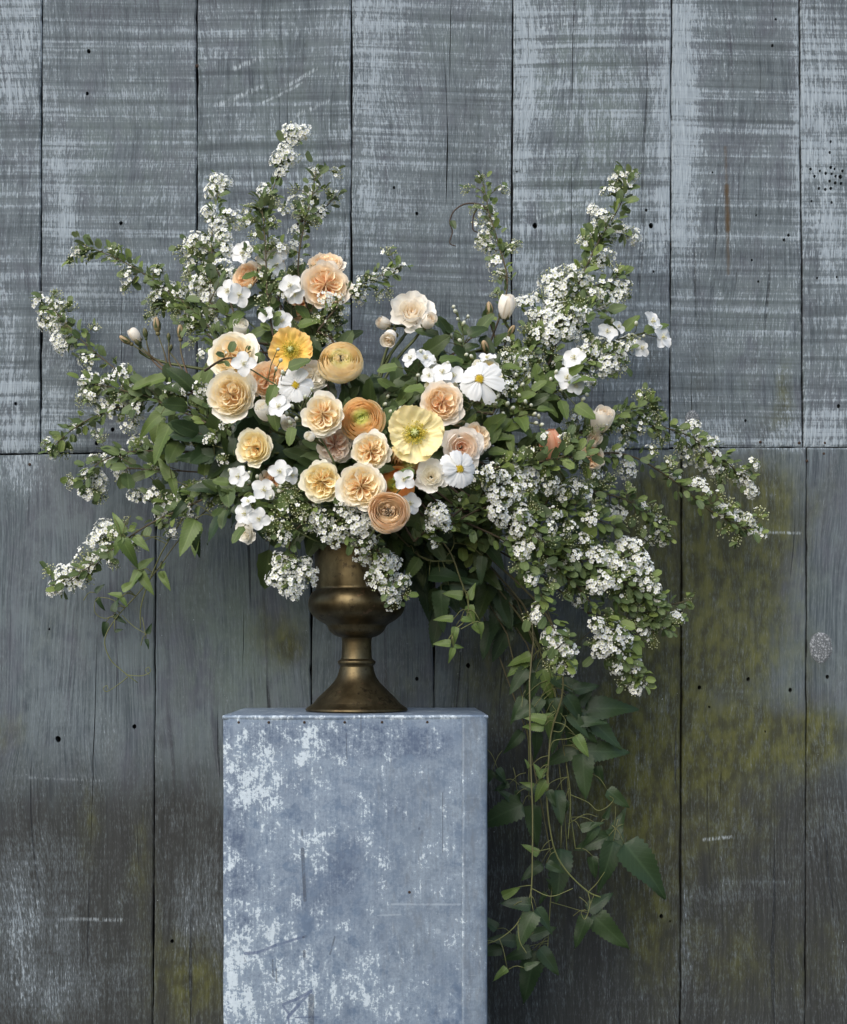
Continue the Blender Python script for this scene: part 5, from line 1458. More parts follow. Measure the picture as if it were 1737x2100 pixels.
spray("spirea branch spilling white over the left of the urn's rim", [(620, 1000, -.15), (650, 1040), (690, 1075), (725, 1105)], [(648, 1070, -.16, 19), (668, 1062, -.17, 20), (672, 1092, -.16, 21), (700, 1080, -.17, 21), (690, 1105, -.16, 19), (718, 1045, -.19, 20), (730, 1068, -.19, 21), (722, 1105, -.16, 20), (752, 1085, -.18, 21), (745, 1112, -.17, 20), (705, 1040, -.19, 17), (760, 1060, -.19, 18), (765, 1102, -.17, 17), (640, 1050, -.16, 17)], -.15, -.16, 44, budtwigs=1)
spray("spirea twig hanging white clusters in front of the urn on its right", [(760, 1090, -.15), (775, 1130), (795, 1180), (808, 1235)], [(745, 1140, -.13, 21), (768, 1138, -.14, 21), (790, 1142, -.14, 22), (808, 1150, -.13, 19), (765, 1180, -.13, 20), (782, 1172, -.14, 19), (775, 1195, -.13, 17), (800, 1200, -.13, 20), (820, 1190, -.12, 19), (808, 1218, -.12, 18), (790, 1210, -.13, 17), (806, 1238, -.12, 15)], -.15, -.12, 26, budtwigs=1)
spray("spirea sprig of green buds and small white flowers at the lower left of the bouquet", [(640, 1030, -.14), (600, 1030), (570, 1040), (545, 1060)], [(590, 1020, -.17, 17), (608, 1040, -.17, 17), (575, 1050, -.16, 18), (560, 1075, -.15, 16), (590, 1078, -.16, 17), (620, 1060, -.17, 16), (606, 1010, -.17, 15)], -.14, -.13, 56, 'bud', budtwigs=5)
spray("tall spirea branch with broad leaves and white clusters at the upper right", [(1120, 760, .0), (1180, 600), (1225, 500), (1272, 420), (1290, 360)], [(1275, 375, .1, 18), (1300, 356, .1, 17), (1228, 440, .08, 18), (1212, 470, .08, 15), (1248, 452, .08, 17), (1302, 480, .1, 16), (1205, 492, .07, 17), (1250, 480, .08, 15), (1245, 520, .07, 16), (1215, 425, .08, 13), (1282, 466, .09, 13), (1225, 530, .06, 18)], .0, .11, 70, lsize=26, budtwigs=5)
spray("thin spirea twig with fading clusters beside the hooked tendril", [(1000, 720, .02), (1040, 590), (1022, 500), (1002, 430), (990, 366)], [(990, 360, .1, 12), (1002, 432, .09, 18), (985, 450, .09, 16), (1012, 455, .09, 17), (992, 480, .09, 18), (1005, 505, .08, 16), (985, 500, .08, 13), (1035, 560, .06, 15)], .02, .1, 60, 'mixed', budtwigs=5, lsize=17)
spray("spirea branch piled with white flower heads, upper right below the tall branch", [(1020, 800, -.03), (1090, 690), (1170, 610), (1290, 560)], [(1120, 565, .04, 22), (1148, 555, .04, 21), (1180, 548, .05, 22), (1138, 590, .03, 21), (1165, 580, .03, 21), (1195, 570, .05, 20), (1215, 600, .05, 23), (1240, 612, .05, 22), (1110, 600, .02, 18), (1255, 595, .06, 20), (1275, 606, .06, 18), (1125, 625, .02, 19), (1285, 590, .07, 16), (1200, 620, .04, 18)], -.03, .08, 80, budtwigs=8)
spray("spirea branch with a broad bank of white clusters right of the plump bud", [(1010, 830, -.05), (1080, 730), (1150, 660), (1240, 630)], [(1130, 640, .0, 21), (1155, 635, .0, 22), (1178, 650, .0, 22), (1145, 660, -.01, 21), (1115, 650, -.01, 19), (1105, 680, -.02, 19), (1130, 685, -.02, 20), (1195, 640, .01, 20), (1160, 680, -.01, 18), (1060, 615, .0, 16), (1085, 610, .0, 16), (1090, 640, -.01, 15)], -.05, .03, 90, budtwigs=8)
spray("spirea branch ending in a white mass under the far right blossoms", [(1020, 880, -.04), (1120, 790), (1200, 740), (1290, 720)], [(1210, 712, .02, 22), (1235, 700, .02, 21), (1255, 715, .02, 22), (1225, 735, .02, 21), (1205, 742, .02, 18), (1250, 745, .02, 20), (1275, 735, .03, 20), (1285, 705, .03, 18), (1262, 760, .03, 17), (1235, 755, .02, 17), (1300, 690, .04, 16)], -.04, .04, 80, budtwigs=5)
spray("small spirea sprig with white clusters right of the pink-mouthed bud", [(1010, 850, -.08), (1040, 780), (1070, 735)], [(1050, 745, -.05, 17), (1072, 742, -.05, 18), (1062, 765, -.06, 16), (1040, 730, -.05, 15), (1085, 722, -.04, 15), (1030, 785, -.09, 17), (1045, 795, -.09, 15)], -.08, -.04, 44, budtwigs=4)
spray("long spirea branch arching to the right above the board joint", [(1060, 960, -.02), (1180, 890), (1290, 868), (1390, 885), (1460, 925), (1540, 990)], [(1400, 880, .12, 16), (1420, 865, .12, 15), (1395, 920, .12, 19), (1412, 935, .12, 20), (1430, 915, .12, 20), (1455, 900, .13, 21), (1440, 890, .13, 17), (1460, 925, .13, 19), (1440, 945, .13, 18), (1490, 945, .14, 16), (1505, 968, .14, 17), (1530, 985, .15, 17), (1545, 1005, .15, 14), (1260, 870, .05, 14), (1340, 850, .08, 15), (1475, 955, .13, 14)], -.02, .15, 90, budtwigs=9)
spray("thin spirea branch reaching furthest right with three white tips", [(1100, 950, -.02), (1270, 930), (1380, 985), (1460, 1050), (1555, 1095)], [(1385, 975, .1, 13), (1430, 985, .1, 14), (1478, 1040, .12, 17), (1495, 1050, .12, 16), (1520, 1055, .13, 15), (1538, 1062, .13, 17), (1550, 1080, .14, 16), (1562, 1092, .14, 13), (1290, 965, .05, 19), (1262, 920, .04, 19), (1232, 920, .03, 15)], -.02, .14, 70, budtwigs=7)
spray("spirea branch against mossy boards with small clusters at the right", [(1120, 1000, -.04), (1230, 1010), (1310, 1040), (1370, 1105)], [(1322, 1035, .08, 16), (1352, 1085, .1, 15), (1360, 1105, .1, 15), (1270, 1055, .06, 19), (1250, 1050, .05, 17), (1225, 1020, .04, 15), (1340, 1060, .09, 10)], -.04, .11, 66, budtwigs=6)
spray("spirea spray of round white heads right of the lower cosmos", [(900, 1080, -.14), (980, 1020), (1050, 980), (1085, 945)], [(1060, 955, -.10, 21), (1078, 945, -.10, 20), (1085, 970, -.10, 21), (1062, 985, -.11, 21), (1080, 1000, -.11, 19), (1010, 960, -.15, 20), (985, 970, -.16, 18), (1030, 975, -.13, 17), (1000, 985, -.15, 17)], -.14, -.09, 60, budtwigs=5, lsize=23)
spray("spirea spray with curled white rings low in the right of the bouquet", [(900, 1090, -.14), (1000, 1040), (1075, 1060), (1110, 1120)], [(1015, 1010, -.14, 19), (1040, 1020, -.13, 18), (1020, 1045, -.14, 21), (1030, 1065, -.13, 18), (1065, 1050, -.12, 20), (1085, 1058, -.11, 19), (1060, 1085, -.12, 19), (1095, 1105, -.1, 19), (1080, 1115, -.11, 18), (1072, 1135, -.11, 17), (1050, 1000, -.13, 17)], -.14, -.1, 70, budtwigs=6, lsize=23)
spray("short spirea sprig with a domed white head below the ivory rose", [(850, 1110, -.14), (875, 1085), (895, 1055)], [(892, 1045, -.18, 19), (908, 1055, -.18, 19), (888, 1065, -.17, 16), (880, 1080, -.17, 12), (912, 1072, -.17, 15)], -.14, -.16, 26, budtwigs=1, lsize=26)
spray("large spirea branch pouring white and green over the right of the pedestal", [(960, 1030, -.12), (1080, 1080), (1190, 1150), (1290, 1200), (1350, 1245)], [(1205, 1120, -.03, 20), (1225, 1132, -.03, 21), (1250, 1140, -.02, 21), (1265, 1150, -.02, 19), (1285, 1110, .0, 21), (1302, 1112, .0, 19), (1310, 1140, .0, 19), (1325, 1160, .01, 19), (1295, 1170, -.01, 18), (1330, 1190, .01, 19), (1345, 1200, .01, 17), (1350, 1230, .02, 17), (1240, 1190, -.03, 21), (1220, 1200, -.03, 18), (1260, 1185, -.03, 19), (1180, 1135, -.05, 17), (1200, 1100, -.04, 17)], -.12, .03, 110, budtwigs=11, lsize=24)
spray("spirea branch trailing down with single clusters right above the clematis leaves", [(930, 1060, -.12), (1050, 1120), (1100, 1200), (1140, 1300), (1165, 1370)], [(1068, 1130, -.11, 18), (1090, 1185, -.1, 17), (1105, 1250, -.08, 17), (1095, 1265, -.08, 15), (1128, 1300, -.07, 20), (1145, 1315, -.07, 21), (1165, 1330, -.07, 20), (1140, 1340, -.07, 17), (1160, 1355, -.06, 17), (1148, 1372, -.06, 15), (1175, 1372, -.06, 15)], -.12, -.06, 80, budtwigs=4, lsize=26)
spray("spirea branch drooping lowest on the right with pale clusters at its end", [(1010, 1050, -.1), (1130, 1150), (1215, 1240), (1270, 1330), (1318, 1405)], [(1240, 1300, .0, 21), (1262, 1290, .0, 20), (1255, 1320, .0, 19), (1280, 1305, .01, 18), (1230, 1330, .0, 17), (1280, 1345, .03, 17), (1262, 1372, .03, 15), (1298, 1360, .04, 17), (1295, 1400, .05, 14), (1315, 1398, .05, 14), (1305, 1415, .05, 12), (1225, 1280, -.02, 17), (1320, 1290, .04, 15)], -.1, .06, 110, budtwigs=8, lsize=24)
spray("spirea branch of green buds fanning out to the right below the white mass", [(1040, 1080, -.08), (1180, 1180), (1290, 1240), (1370, 1290)], [(1350, 1280, .05, 15), (1375, 1270, .05, 14), (1330, 1300, .05, 14), (1360, 1240, .04, 15), (1300, 1230, .02, 15), (1340, 1320, .05, 14)], -.08, .06, 100, 'bud', budtwigs=9, lsize=23)
spray("tiny leafy twig sticking out furthest over the mossy seam at the right", [(1330, 1240, .06), (1370, 1240), (1395, 1236), (1412, 1230)], [(1412, 1232, .1, 9)], .06, .1, 9, 'bud', budtwigs=0, group="small side twigs", rootfrom=False)
spray("twig with budded tips jutting right from the large peach rose", [(650, 680, -.06), (700, 622), (760, 575), (828, 545)], [(815, 545, -.02, 14), (795, 555, -.03, 13), (770, 565, -.04, 14), (745, 575, -.05, 15), (735, 600, -.06, 16), (690, 610, -.09, 15), (668, 612, -.11, 16)], -.06, -.02, 40, 'mixed', budtwigs=2, lsize=19)
spray("leafy spirea shoots veiling the roses at the upper right edge of the bouquet", [(1080, 930, -.04), (1190, 890), (1270, 850), (1340, 825)], [(1335, 830, .06, 14), (1270, 850, .04, 15), (1240, 870, -.04, 15), (1300, 850, .05, 13), (1215, 880, -.05, 13)], -.04, .07, 70, 'bud', budtwigs=6)
spray("thin leafy twig crossing the peach-hearted cream rose on the left", [(420, 760, -.12), (455, 738), (490, 732), (515, 720)], [(462, 722, -.16, 9)], -.155, -.15, 8, 'bud', budtwigs=0, group="small side twigs", rootfrom=False)
spray("round-leaved twig crossing the closed peach poppy", [(1010, 960, -.10), (1090, 950, -.10), (1150, 938, -.10), (1210, 932, -.06)], [(1115, 890, -.1, 12), (1180, 950, -.08, 13), (1130, 985, -.1, 15)], -.1, -.06, 40, 'mixed', budtwigs=3, lsize=28)
spray("spirea sprig of leaves and half-open flowers in the middle right of the cascade", [(950, 1050, -.1), (1080, 1040), (1180, 1050), (1270, 1085)], [(1130, 1000, -.08, 17), (1160, 1010, -.07, 17), (1200, 1000, -.06, 18), (1185, 985, -.06, 17), (1140, 1050, -.08, 16), (1210, 1060, -.05, 16), (1170, 1080, -.07, 15)], -.1, .0, 100, 'mixed', budtwigs=9, lsize=24)
spray("leafy spirea twig full of tiny white buds behind the upper left blossoms", [(480, 760, -.02), (430, 690), (380, 640), (330, 610)], [(340, 600, .08, 17), (360, 620, .07, 18), (385, 640, .06, 18), (370, 595, .07, 16), (405, 660, .04, 18), (430, 640, .04, 17), (440, 670, .03, 16), (320, 580, .1, 15)], -.02, .1, 80, 'mixed', budtwigs=8)
spray("shaded spirea twig in the hollow left of the buttery rose", [(560, 960, -.05), (480, 900), (430, 860), (420, 800)], [(440, 820, -.1, 15), (412, 795, -.04, 15), (465, 870, -.11, 15), (430, 900, -.06, 15), (400, 900, -.03, 15), (455, 940, -.06, 15)], -.05, .02, 70, 'mixed', budtwigs=7)
spray("spirea twig filling the gap above the golden poppy", [(640, 800, -.04), (640, 720), (650, 670), (680, 640)], [(650, 650, -.06, 15), (680, 660, -.06, 14), (700, 640, -.05, 15), (610, 690, -.07, 14), (660, 690, -.06, 14)], -.04, -.03, 60, 'bud', budtwigs=6)

# ------------------------------------------------------------------ dark leafy filler inside the bouquet
def filler(label, pts, d0, d1, n, size, mats, group, meshes=OVL, spread=60, drop=0.0):
    rng = random.Random(sum(ord(c) * (i + 5) for i, c in enumerate(label)) + int(pts[0][0] * 7 + pts[-1][1]))
    wp = path(pts, d0, d1); lead = from_urn(wp[0]); base = lead[0]
    root = thing("leafy_branch", label, "leafy branch", base, group)
    full = spline(lead + wp, 30)
    b = MB(); v_, f_ = tube([p - base for p in full], .0028, .001, 6); b.add(v_, f_, .2)
    for k in range(n):
        i = rng.randint(10, 29); p = full[i]
        t = (full[min(29, i + 1)] - full[i - 1]).normalized()
        d = Vector((rng.uniform(-1, 1), rng.uniform(-.8, .2), rng.uniform(-.9, .8) - drop)) + t * .5
        st = p + d.normalized() * S(rng.uniform(2, spread), p.y)
        if st.y > WALL_Y - .03: st.y = WALL_Y - .03
        put_leaf(root, base, rng.choice(meshes), st, d, (rng.uniform(-.6, .6), -1, rng.uniform(0, .8)), S(size * rng.uniform(.7, 1.25), p.y), rng.choice(mats))
        if rng.random() < .6:
            v_, f_ = tube([p - base, st - base], .0008, .0005, 4); b.add(v_, f_, .5)
    ob("stem", b.build("stem", TWIG), root)
FG = "dark leafy branches inside the bouquet"
FL = "dark leafy branch filling the shaded heart of the bouquet between the flowers"
for pts, d0, d1, n in [([(690, 960), (600, 900), (480, 880)], -.08, -.02, 46), ([(700, 980), (600, 960), (460, 960)], -.08, -.02, 46), ([(700, 1020), (600, 1030), (470, 1030)], -.08, -.04, 34), ([(720, 940), (640, 840), (560, 760)], -.08, -.04, 46),
                       ([(720, 940), (680, 820), (650, 700)], -.06, -.02, 36), ([(740, 940), (760, 880), (790, 800)], -.08, -.05, 30), ([(760, 960), (860, 900), (960, 860)], -.08, -.04, 46), ([(780, 980), (900, 960), (1060, 930)], -.08, -.03, 50),
                       ([(790, 1020), (900, 1040), (1040, 1040)], -.08, -.05, 46), ([(780, 950), (880, 860), (1000, 720)], -.06, .0, 46), ([(800, 960), (960, 880), (1130, 800)], -.05, .02, 46), ([(800, 1000), (980, 960), (1200, 960)], -.05, .02, 46),
                       ([(800, 1060), (960, 1090), (1150, 1130)], -.06, .0, 44), ([(690, 1000), (560, 880), (400, 830)], -.05, .02, 40), ([(740, 1060), (740, 1000), (760, 960)], -.12, -.14, 26), ([(700, 900), (620, 700), (560, 600)], -.05, .0, 40)]:
    filler(FL, pts, d0, d1, n, 52, [LEAF_DK, LEAF_DK, LEAF_SP], FG)
filler("branch of glossy dark leaves between the yellow ranunculus and the blush roses", [(780, 940), (800, 840), (850, 740)], -.06, -.03, 36, 60, [LEAF_DK], None)
filler("branch of dark leaves reaching up to the plump pale bud", [(800, 900), (900, 760), (980, 680)], -.04, -.0, 44, 46, [LEAF_DK, LEAF_DK, LEAF_SP], None, spread=40)
filler("branch with broad dark leaves reaching out under the largest cream rose", [(640, 960), (470, 910), (330, 880)], -.06, .02, 26, 84, [LEAF_DK, LEAF_CL], None, spread=50)
filler("thin-leaved green branch behind the right-hand white clusters", [(900, 900), (1060, 780), (1200, 650)], -.02, .04, 60, 34, [LEAF_SP, LEAF_SP2, LEAF_MO], None, spread=70)
filler("green leafy branch behind the right cascade of spirea", [(900, 1040), (1080, 1080), (1250, 1170)], -.04, .03, 80, 36, [LEAF_SP, LEAF_SP2], None, SPL, spread=90)
filler("green leafy branch low in the right cascade of spirea", [(900, 1060), (1090, 1170), (1260, 1300)], -.03, .04, 80, 34, [LEAF_SP, LEAF_SP2], None, SPL, spread=80)
filler("leafy branch behind the upper left blossoms", [(640, 900), (540, 720), (430, 620)], -.03, .04, 60, 34, [LEAF_SP, LEAF_DK], None, SPL, spread=80)
filler("leafy branch behind the middle left white clusters", [(620, 940), (430, 860), (280, 810)], -.02, .08, 60, 36, [LEAF_SP, LEAF_DK], None, SPL, spread=70)
filler("leafy branch behind the lower left white clusters", [(620, 990), (430, 970), (260, 960)], -.02, .08, 50, 36, [LEAF_SP, LEAF_DK], None, SPL, spread=60)
filler("mock orange shoots with bright pointed leaves right of the big cosmos", [(900, 960), (1020, 860), (1120, 790)], -.08, -.04, 50, 50, [LEAF_MO, LEAF_MO, LEAF_DK], None, spread=60)
filler("drooping dark leaves under the rim at the right of the urn", [(790, 1060), (860, 1110), (900, 1180)], -.04, .02, 30, 74, [LEAF_CL, LEAF_DK], None, CLL, spread=50, drop=.7)
filler("dark drooping leaves under the bouquet at the left of the urn", [(690, 1050), (600, 1070), (545, 1110)], -.05, .0, 16, 70, [LEAF_DK], None, spread=30, drop=.5)
filler("dark leaves hanging in shade below the right cascade", [(850, 1080), (980, 1160), (1060, 1250)], .0, .06, 30, 84, [LEAF_CL, LEAF_CL, LEAF_DK], None, CLL, spread=50, drop=.7)

# ------------------------------------------------------------------ clematis vines
def vine(label, pts, d0, d1, leaves, tendrils=(), r=.0014, mat=None, smat=None, group="trailing clematis vines", rootfrom=True):
    """leaves: (x, y, dx, dz, length[, mat]) leaf base in the picture, direction, length; tendrils: picture point lists"""
    rng = random.Random(sum(ord(c) * (i + 5) for i, c in enumerate(label)))
    wp = path(pts, d0, d1); lead = from_urn(wp[0]) if rootfrom else []
    base = lead[0] if lead else wp[0]
    root = thing("clematis_vine", label, "vine", base, group)
    b = MB()
    full = (spline(lead + wp[:1], 8)[:-1] if lead else []) + spline(wp, 40)
    v_, f_ = tube([p - base for p in full], r, r * .6, 6); b.add(v_, f_, [i / len(v_) for i in range(len(v_))])
    vis = spline(wp, 40)
    for lf in leaves:
        x, y, dx, dz, L = lf[:5]
        m = lf[5] if len(lf) > 5 else mat or LEAF_CL
        near = min(vis, key=lambda p: (p.x - P(x, y, p.y).x) ** 2 + (p.z - P(x, y, p.y).z - .018) ** 2)
        d = min(WALL_Y - .03, near.y + rng.uniform(-.012, .004))
        c = P(x, y, d)
        put_leaf(root, base, rng.choice(CLL), c, (dx, rng.uniform(-.25, .05), dz), (rng.uniform(-.45, .45), -1, rng.uniform(.1, .7)), S(L, d), m)
        sp_ = c - near
        if sp_.length > .055: near = c - Vector((dx, 0, dz)).normalized() * .03 + Vector((0, .006, .008))
        v_, f_ = tube([p - base for p in spline([near, (near + c) * .5 + Vector((0, -.004, .006)), c], 6)], .0008, .0006, 4); b.add(v_, f_, .7)
    for td in tendrils:
        q = spline(path([(p[0], p[1]) for p in td], d1 - .01, d1 - .02), 24)
        v_, f_ = tube([p - base for p in q], .0008, .0005, 5); b.add(v_, f_, .8)
    ob("stem", b.build("stem", smat or VINE), root)
F_ = LEAF_CF
vine("clematis vine with long thin stem trailing past the lower left white tip", [(560, 1000, -.06), (440, 1035, .02), (365, 1110), (325, 1165), (285, 1215), (240, 1265), (215, 1310), (225, 1350), (250, 1375), (282, 1400)], .05, .12,
     [(285, 1170, -.5, -1, 46, F_), (285, 1170, .55, -1, 58, F_), (283, 1168, .7, .6, 42, F_), (327, 1172, .4, -.6, 22, F_), (330, 1172, .45, -1, 44, F_), (330, 1166, .4, .6, 16, F_), (250, 1210, .8, .5, 38, F_), (250, 1222, -.9, .2, 30, F_), (248, 1225, .6, -.8, 24, F_), (232, 1255, .2, .8, 32), (234, 1262, .7, -.5, 30), (218, 1275, -.3, -1, 34),
      (300, 1310, .3, -1, 22), (302, 1300, .4, .9, 24), (235, 1295, .6, .2, 18), (200, 1225, .3, -1, 30), (195, 1215, .6, .6, 26)], [[(235, 1262), (215, 1268), (196, 1258), (194, 1236), (202, 1226)], [(250, 1262), (275, 1285), (300, 1300)], [(262, 1388), (245, 1402), (220, 1418), (212, 1412), (219, 1406), (222, 1414)], [(258, 1384), (290, 1386), (308, 1378), (305, 1368), (298, 1374), (306, 1384)], [(325, 1168), (300, 1178), (270, 1160)]], r=.0013)
vine("clematis shoot with large pale folded leaves at the left", [(540, 980, -.1), (470, 1010, -.02), (410, 1020, .02), (345, 1110, .05), (315, 1170, .08), (290, 1240, .1), (288, 1290, .11)], -.05, .1,
     [(352, 985, -.55, .95, 58, F_), (352, 980, .3, -1.0, 40, F_), (418, 975, .15, 1, 62, F_), (440, 985, 1, .25, 70, F_), (455, 985, 1, .0, 72, F_), (450, 995, 1, -.3, 60), (375, 1000, .25, -1, 46), (395, 1010, -.9, .2, 36, F_), (252, 1095, -.3, 1, 50, F_), (250, 1100, -.5, -1, 44, F_), (250, 1105, .55, -1, 66, F_), (275, 1100, .7, -.6, 44, F_), (520, 940, .2, 1, 40),
      (405, 1080, -.1, -1, 66, F_), (395, 1080, .2, -1, 60)], [[(345, 1110), (320, 1100), (290, 1110), (260, 1100)]], r=.0014)
vine("clematis leaves drooping under the bouquet left of the urn", [(600, 1020, -.1), (540, 1030, -.06), (500, 1030, -.04), (440, 1060, .0)], -.06, .0,
     [(470, 1035, -.55, -.8, 92), (400, 1065, -.35, -1, 84, F_), (510, 1010, -.5, -.75, 80), (450, 1000, -1, .0, 70), (540, 1010, -.3, -1, 60), (380, 1030, -.6, -.7, 46), (525, 1050, .3, -1, 60)], r=.0014)
vine("broad dark clematis leaves spread beneath the largest cream rose", [(640, 960, -.08), (500, 930, -.05), (390, 900, .0)], -.05, .02, [(350, 870, -.5, -1, 96, LEAF_MO), (420, 925, 1, .2, 86), (440, 935, -1, -.05, 84), (395, 860, .2, -1, 70), (330, 850, -.8, -.6, 66, LEAF_MO), (480, 935, .1, 1, 90), (450, 880, .5, .8, 60)], r=.0014)
vine("clematis tip with bright young leaves hanging right of the urn", [(840, 1050, -.1), (915, 1120, -.09), (945, 1190, -.08), (960, 1235), (955, 1270), (935, 1290), (920, 1310)], -.08, -.07,
     [(950, 1222, -1, .15, 44, F_), (962, 1230, .3, 1, 36, F_), (962, 1240, .25, -1, 44, F_), (930, 1270, -1, .15, 40, F_), (935, 1285, -.2, -1, 40, F_), (945, 1270, .8, .0, 36, F_), (970, 1280, .5, -.6, 30, F_), (925, 1320, -.9, .1, 36, F_), (930, 1325, .8, -.1, 22, F_), (930, 1328, -.3, -1, 34, F_), (985, 1275, .1, -.8, 36, F_)], [[(945, 1290), (975, 1275), (990, 1280)], [(930, 1150), (890, 1150), (862, 1140)]], r=.0015)
vine("clematis vine arching from the rim to the right of the urn", [(800, 1080, -.08), (860, 1140), (900, 1150), (930, 1120), (925, 1080)], -.06, -.06, [(860, 1145, -.6, -.9, 66, F_), (850, 1135, -.9, .5, 40), (925, 1085, -.7, -.6, 56), (932, 1110, -.6, .8, 50), (880, 1180, .6, .0, 84), (905, 1210, .0, -1, 90), (920, 1200, .9, .1, 70), (990, 1140, -.15, -1, 60), (1000, 1120, .6, -.7, 60)], r=.0013)
vine("large-leaved dark clematis in the shade behind the urn's right shoulder", [(820, 1080, .0), (900, 1150, .04), (980, 1230, .06), (1060, 1290, .07)], .0, .08, [(905, 1240, -.2, -1, 90), (880, 1160, -.7, -.9, 80), (1020, 1270, .9, .1, 80), (1010, 1275, -.3, -1, 84), (1035, 1255, .8, .35, 70), (985, 1230, -.8, .1, 70), (980, 1150, .2, -1, 76), (870, 1190, .1, -1, 80)], r=.0016)
vine("pale green clematis stem hanging straight down right of the pedestal", [(980, 1120, -.04), (1120, 1260, .0), (1155, 1400, .03), (1132, 1495), (1125, 1560), (1122, 1640), (1128, 1700), (1140, 1750), (1165, 1790), (1205, 1828), (1232, 1840)], .03, .06,
     [(1120, 1478, -1, .35, 50, F_), (1116, 1490, -1, .0, 44, F_), (1180, 1508, .6, -.9, 52, F_), (1120, 1600, -.6, -.9, 50, F_), (1112, 1596, -.4, .8, 36, F_), (1095, 1612, -.7, .2, 28, F_), (1125, 1620, .4, -1, 40), (1105, 1752, -.8, .5, 42, F_), (1120, 1770, .8, -.4, 44), (1100, 1590, .7, .4, 30, F_), (1085, 1575, -.3, .7, 22, F_)],
     [[(1130, 1498), (1150, 1500), (1160, 1480), (1150, 1462)], [(1126, 1545), (1135, 1520), (1165, 1515), (1185, 1508)], [(1128, 1740), (1105, 1745), (1090, 1742)], [(1208, 1828), (1225, 1810), (1240, 1788)], [(1206, 1830), (1210, 1855), (1200, 1885), (1192, 1872), (1200, 1865)]], r=.0019)
vine("grey clematis stem hanging straight beside the pedestal and curling to its edge", [(960, 1120, .0), (1085, 1260, .03), (1086, 1400), (1088, 1550), (1092, 1660), (1092, 1740), (1090, 1820), (1082, 1850), (1060, 1895), (1025, 1925), (990, 1938), (972, 1945)], .02, -.05,
     [(1050, 1860, .9, .25, 0.1), (1090, 1855, -1, .05, 66), (1094, 1870, -.5, -1, 86), (1100, 1862, .6, -.9, 66), (1030, 1838, .5, .3, 44, F_), (1000, 1940, -.6, .3, 24, F_), (1040, 1985, -.5, -.4, 40, F_), (1075, 1985, .4, .2, 36)],
     [[(1090, 1822), (1130, 1838), (1175, 1822)], [(1062, 1895), (1066, 1930), (1080, 1955)], [(1010, 1930), (985, 1925), (975, 1912)]], r=.0016, smat=VINE)
vine("clematis with big dark pointed leaves high right of the hanging stems", [(1000, 1180, .03), (1110, 1330, .06), (1150, 1440, .08), (1200, 1500, .09)], .06, .1,
     [(1085, 1350, -.8, -.6, 60, F_), (1100, 1355, -.3, -1, 84), (1108, 1350, .2, -1, 90), (1090, 1360, -.7, -.9, 70), (1200, 1455, 1, .1, 108), (1195, 1460, .85, -.8, 112), (1180, 1450, -.1, -1, 96), (1165, 1440, -.5, -.9, 70), (1188, 1480, .7, -.9, 60), (1185, 1445, .6, .7, 50), (1145, 1470, -.2, -1, 80), (1120, 1420, .2, -1, 60)], r=.0015)
vine("clematis leaves in threes midway down the hanging vines", [(1060, 1230, .05), (1130, 1420, .08), (1160, 1560, .1), (1170, 1640, .1), (1165, 1720, .1)], .08, .11,
     [(1200, 1540, 1, .0, 92), (1195, 1545, .05, -1, 96), (1185, 1535, -1, -.4, 76), (1195, 1520, .1, 1, 40), (1140, 1620, .2, -1, 74), (1160, 1640, -.2, -1, 40), (1225, 1570, .25, -1, 44), (1245, 1620, .8, -.6, 60, LEAF_CL), (1110, 1620, -1, .2, 46), (1035, 1600, -.6, .4, 40), (1045, 1608, -.8, -.3, 36), (1060, 1620, .2, -1, 26)],
     [[(1170, 1630), (1205, 1645), (1225, 1662), (1245, 1655), (1258, 1640), (1250, 1632)]], r=.0013)
vine("clematis with the largest dark leaves low on the right", [(1080, 1250, .06), (1150, 1480, .1), (1168, 1650, .12), (1180, 1740, .12)], .1, .14,
     [(1280, 1730, .8, -.9, 142), (1260, 1700, -.1, -1, 100), (1255, 1720, .4, .9, 70), (1248, 1715, -.9, -.4, 78), (1258, 1725, -.3, -1, 110), (1225, 1690, -.5, -.8, 60), (1240, 1680, .3, .7, 30), (1190, 1700, .6, .2, 50), (1215, 1755, .1, -1, 50)], r=.0013)
vine("shaded clematis leaves against the pedestal's right edge", [(1040, 1300, .05), (1080, 1480, .08), (1085, 1640, .1)], .08, .1,
     [(1072, 1650, -.95, -.4, 110), (1092, 1650, .05, -1, 92), (1050, 1640, -.5, .4, 40), (1010, 1580, -.6, -.9, 46), (1020, 1575, .6, -.8, 36), (1150, 1740, -.05, -1, 110), (1110, 1770, -.6, -.5, 56), (1072, 1500, -.7, -.8, 60), (1100, 1500, .1, -1, 60)], r=.0013)
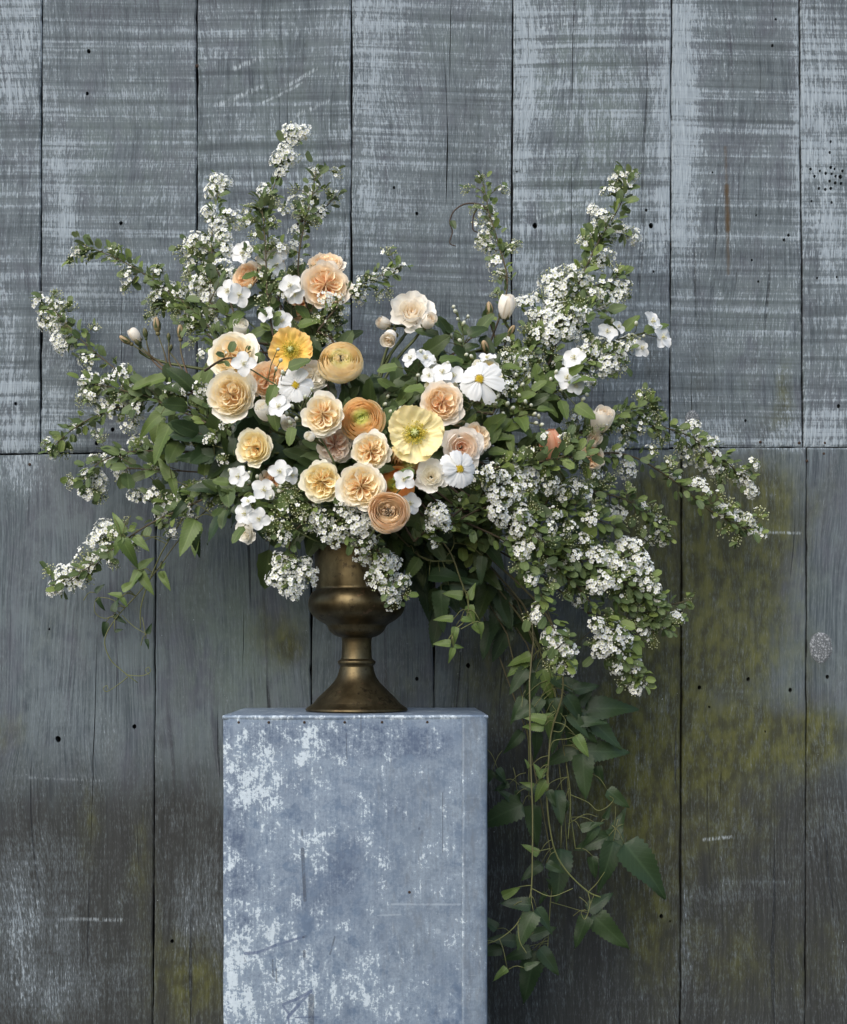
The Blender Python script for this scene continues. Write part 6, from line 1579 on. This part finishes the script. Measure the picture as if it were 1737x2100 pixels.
vine("lowest clematis leaves trailing beside the foot of the picture", [(1080, 1500, .1), (1130, 1760, .12), (1128, 1860, .12), (1122, 1960, .12)], .12, .14,
     [(1205, 1878, -.45, -1, 74), (1215, 1875, .8, -.75, 104), (1205, 1868, .8, .6, 66), (1100, 1950, -.3, -1, 112), (1105, 1945, .7, -.8, 70), (1090, 1950, -1, -.2, 60), (1060, 1930, -.9, .1, 60), (1085, 1920, .8, .3, 60), (1030, 1945, -.9, -.2, 56), (1020, 1905, -.7, .5, 50), (1130, 1800, .3, .8, 40), (1140, 1820, -.5, .5, 30)], [[(1130, 1850), (1165, 1860), (1205, 1872)], [(1125, 1935), (1095, 1938), (1075, 1945)]], r=.0012)
vine("dense clematis leaves just under the right cascade where the hanging stems begin", [(1000, 1180, .02), (1090, 1300, .04), (1130, 1400, .05), (1150, 1470, .06)], .02, .06,
     [(1090, 1345, -.9, -.3, 56, F_), (1080, 1370, -.6, -.9, 66), (1098, 1380, -.2, -1, 74), (1112, 1372, .3, -1, 70, F_), (1130, 1390, .8, -.5, 62), (1150, 1400, .9, -.2, 66), (1160, 1425, .7, -.9, 78), (1140, 1430, .0, -1, 64), (1110, 1430, -.5, -1, 60), (1095, 1450, -.8, -.5, 52), (1175, 1415, .95, .2, 58), (1120, 1462, .2, -1, 56, F_), (1075, 1430, -.5, -.9, 62), (1168, 1462, .6, -.8, 66), (1185, 1480, .9, .0, 60)],
     [[(1130, 1420), (1108, 1445), (1120, 1470), (1140, 1460), (1132, 1446)], [(1100, 1400), (1075, 1420), (1070, 1450)]], r=.0014)
vine("thin bare clematis stem hanging among the leaves right of the pedestal", [(1080, 1320, .07), (1130, 1450, .1), (1150, 1600, .12), (1160, 1700, .13), (1165, 1790, .13)], .1, .13, [(1130, 1870 - 60, .3, -1, 36), (1120, 1830, -.4, -.6, 30)], [[(1165, 1690), (1200, 1670), (1225, 1675)]], r=.0012)

# hooked dry tendril at the top, and a dry twig stub on the wall side
tb = P(985, 500, .08)
tend = thing("dry_tendril", "dry brown tendril that hooks over like a shepherd's crook at the upper right", "tendril", tb)
b = MB()
for pts in ([(1012, 440), (985, 420), (955, 418), (932, 432), (922, 455), (928, 475), (922, 498), (935, 505)], [(985, 420), (972, 440), (970, 470), (984, 478)]):
    v_, f_ = tube([p - tb for p in spline(path(pts, .09, .10), 26)], .0015, .0008, 6); b.add(v_, f_, 0)
ob("stem", b.build("stem", TWIG), tend)
put_leaf(tend, tb, OVL[0], P(926, 452, .095), (.4, -.3, -1), (0, -1, .3), S(22, .1), LEAF_DK)
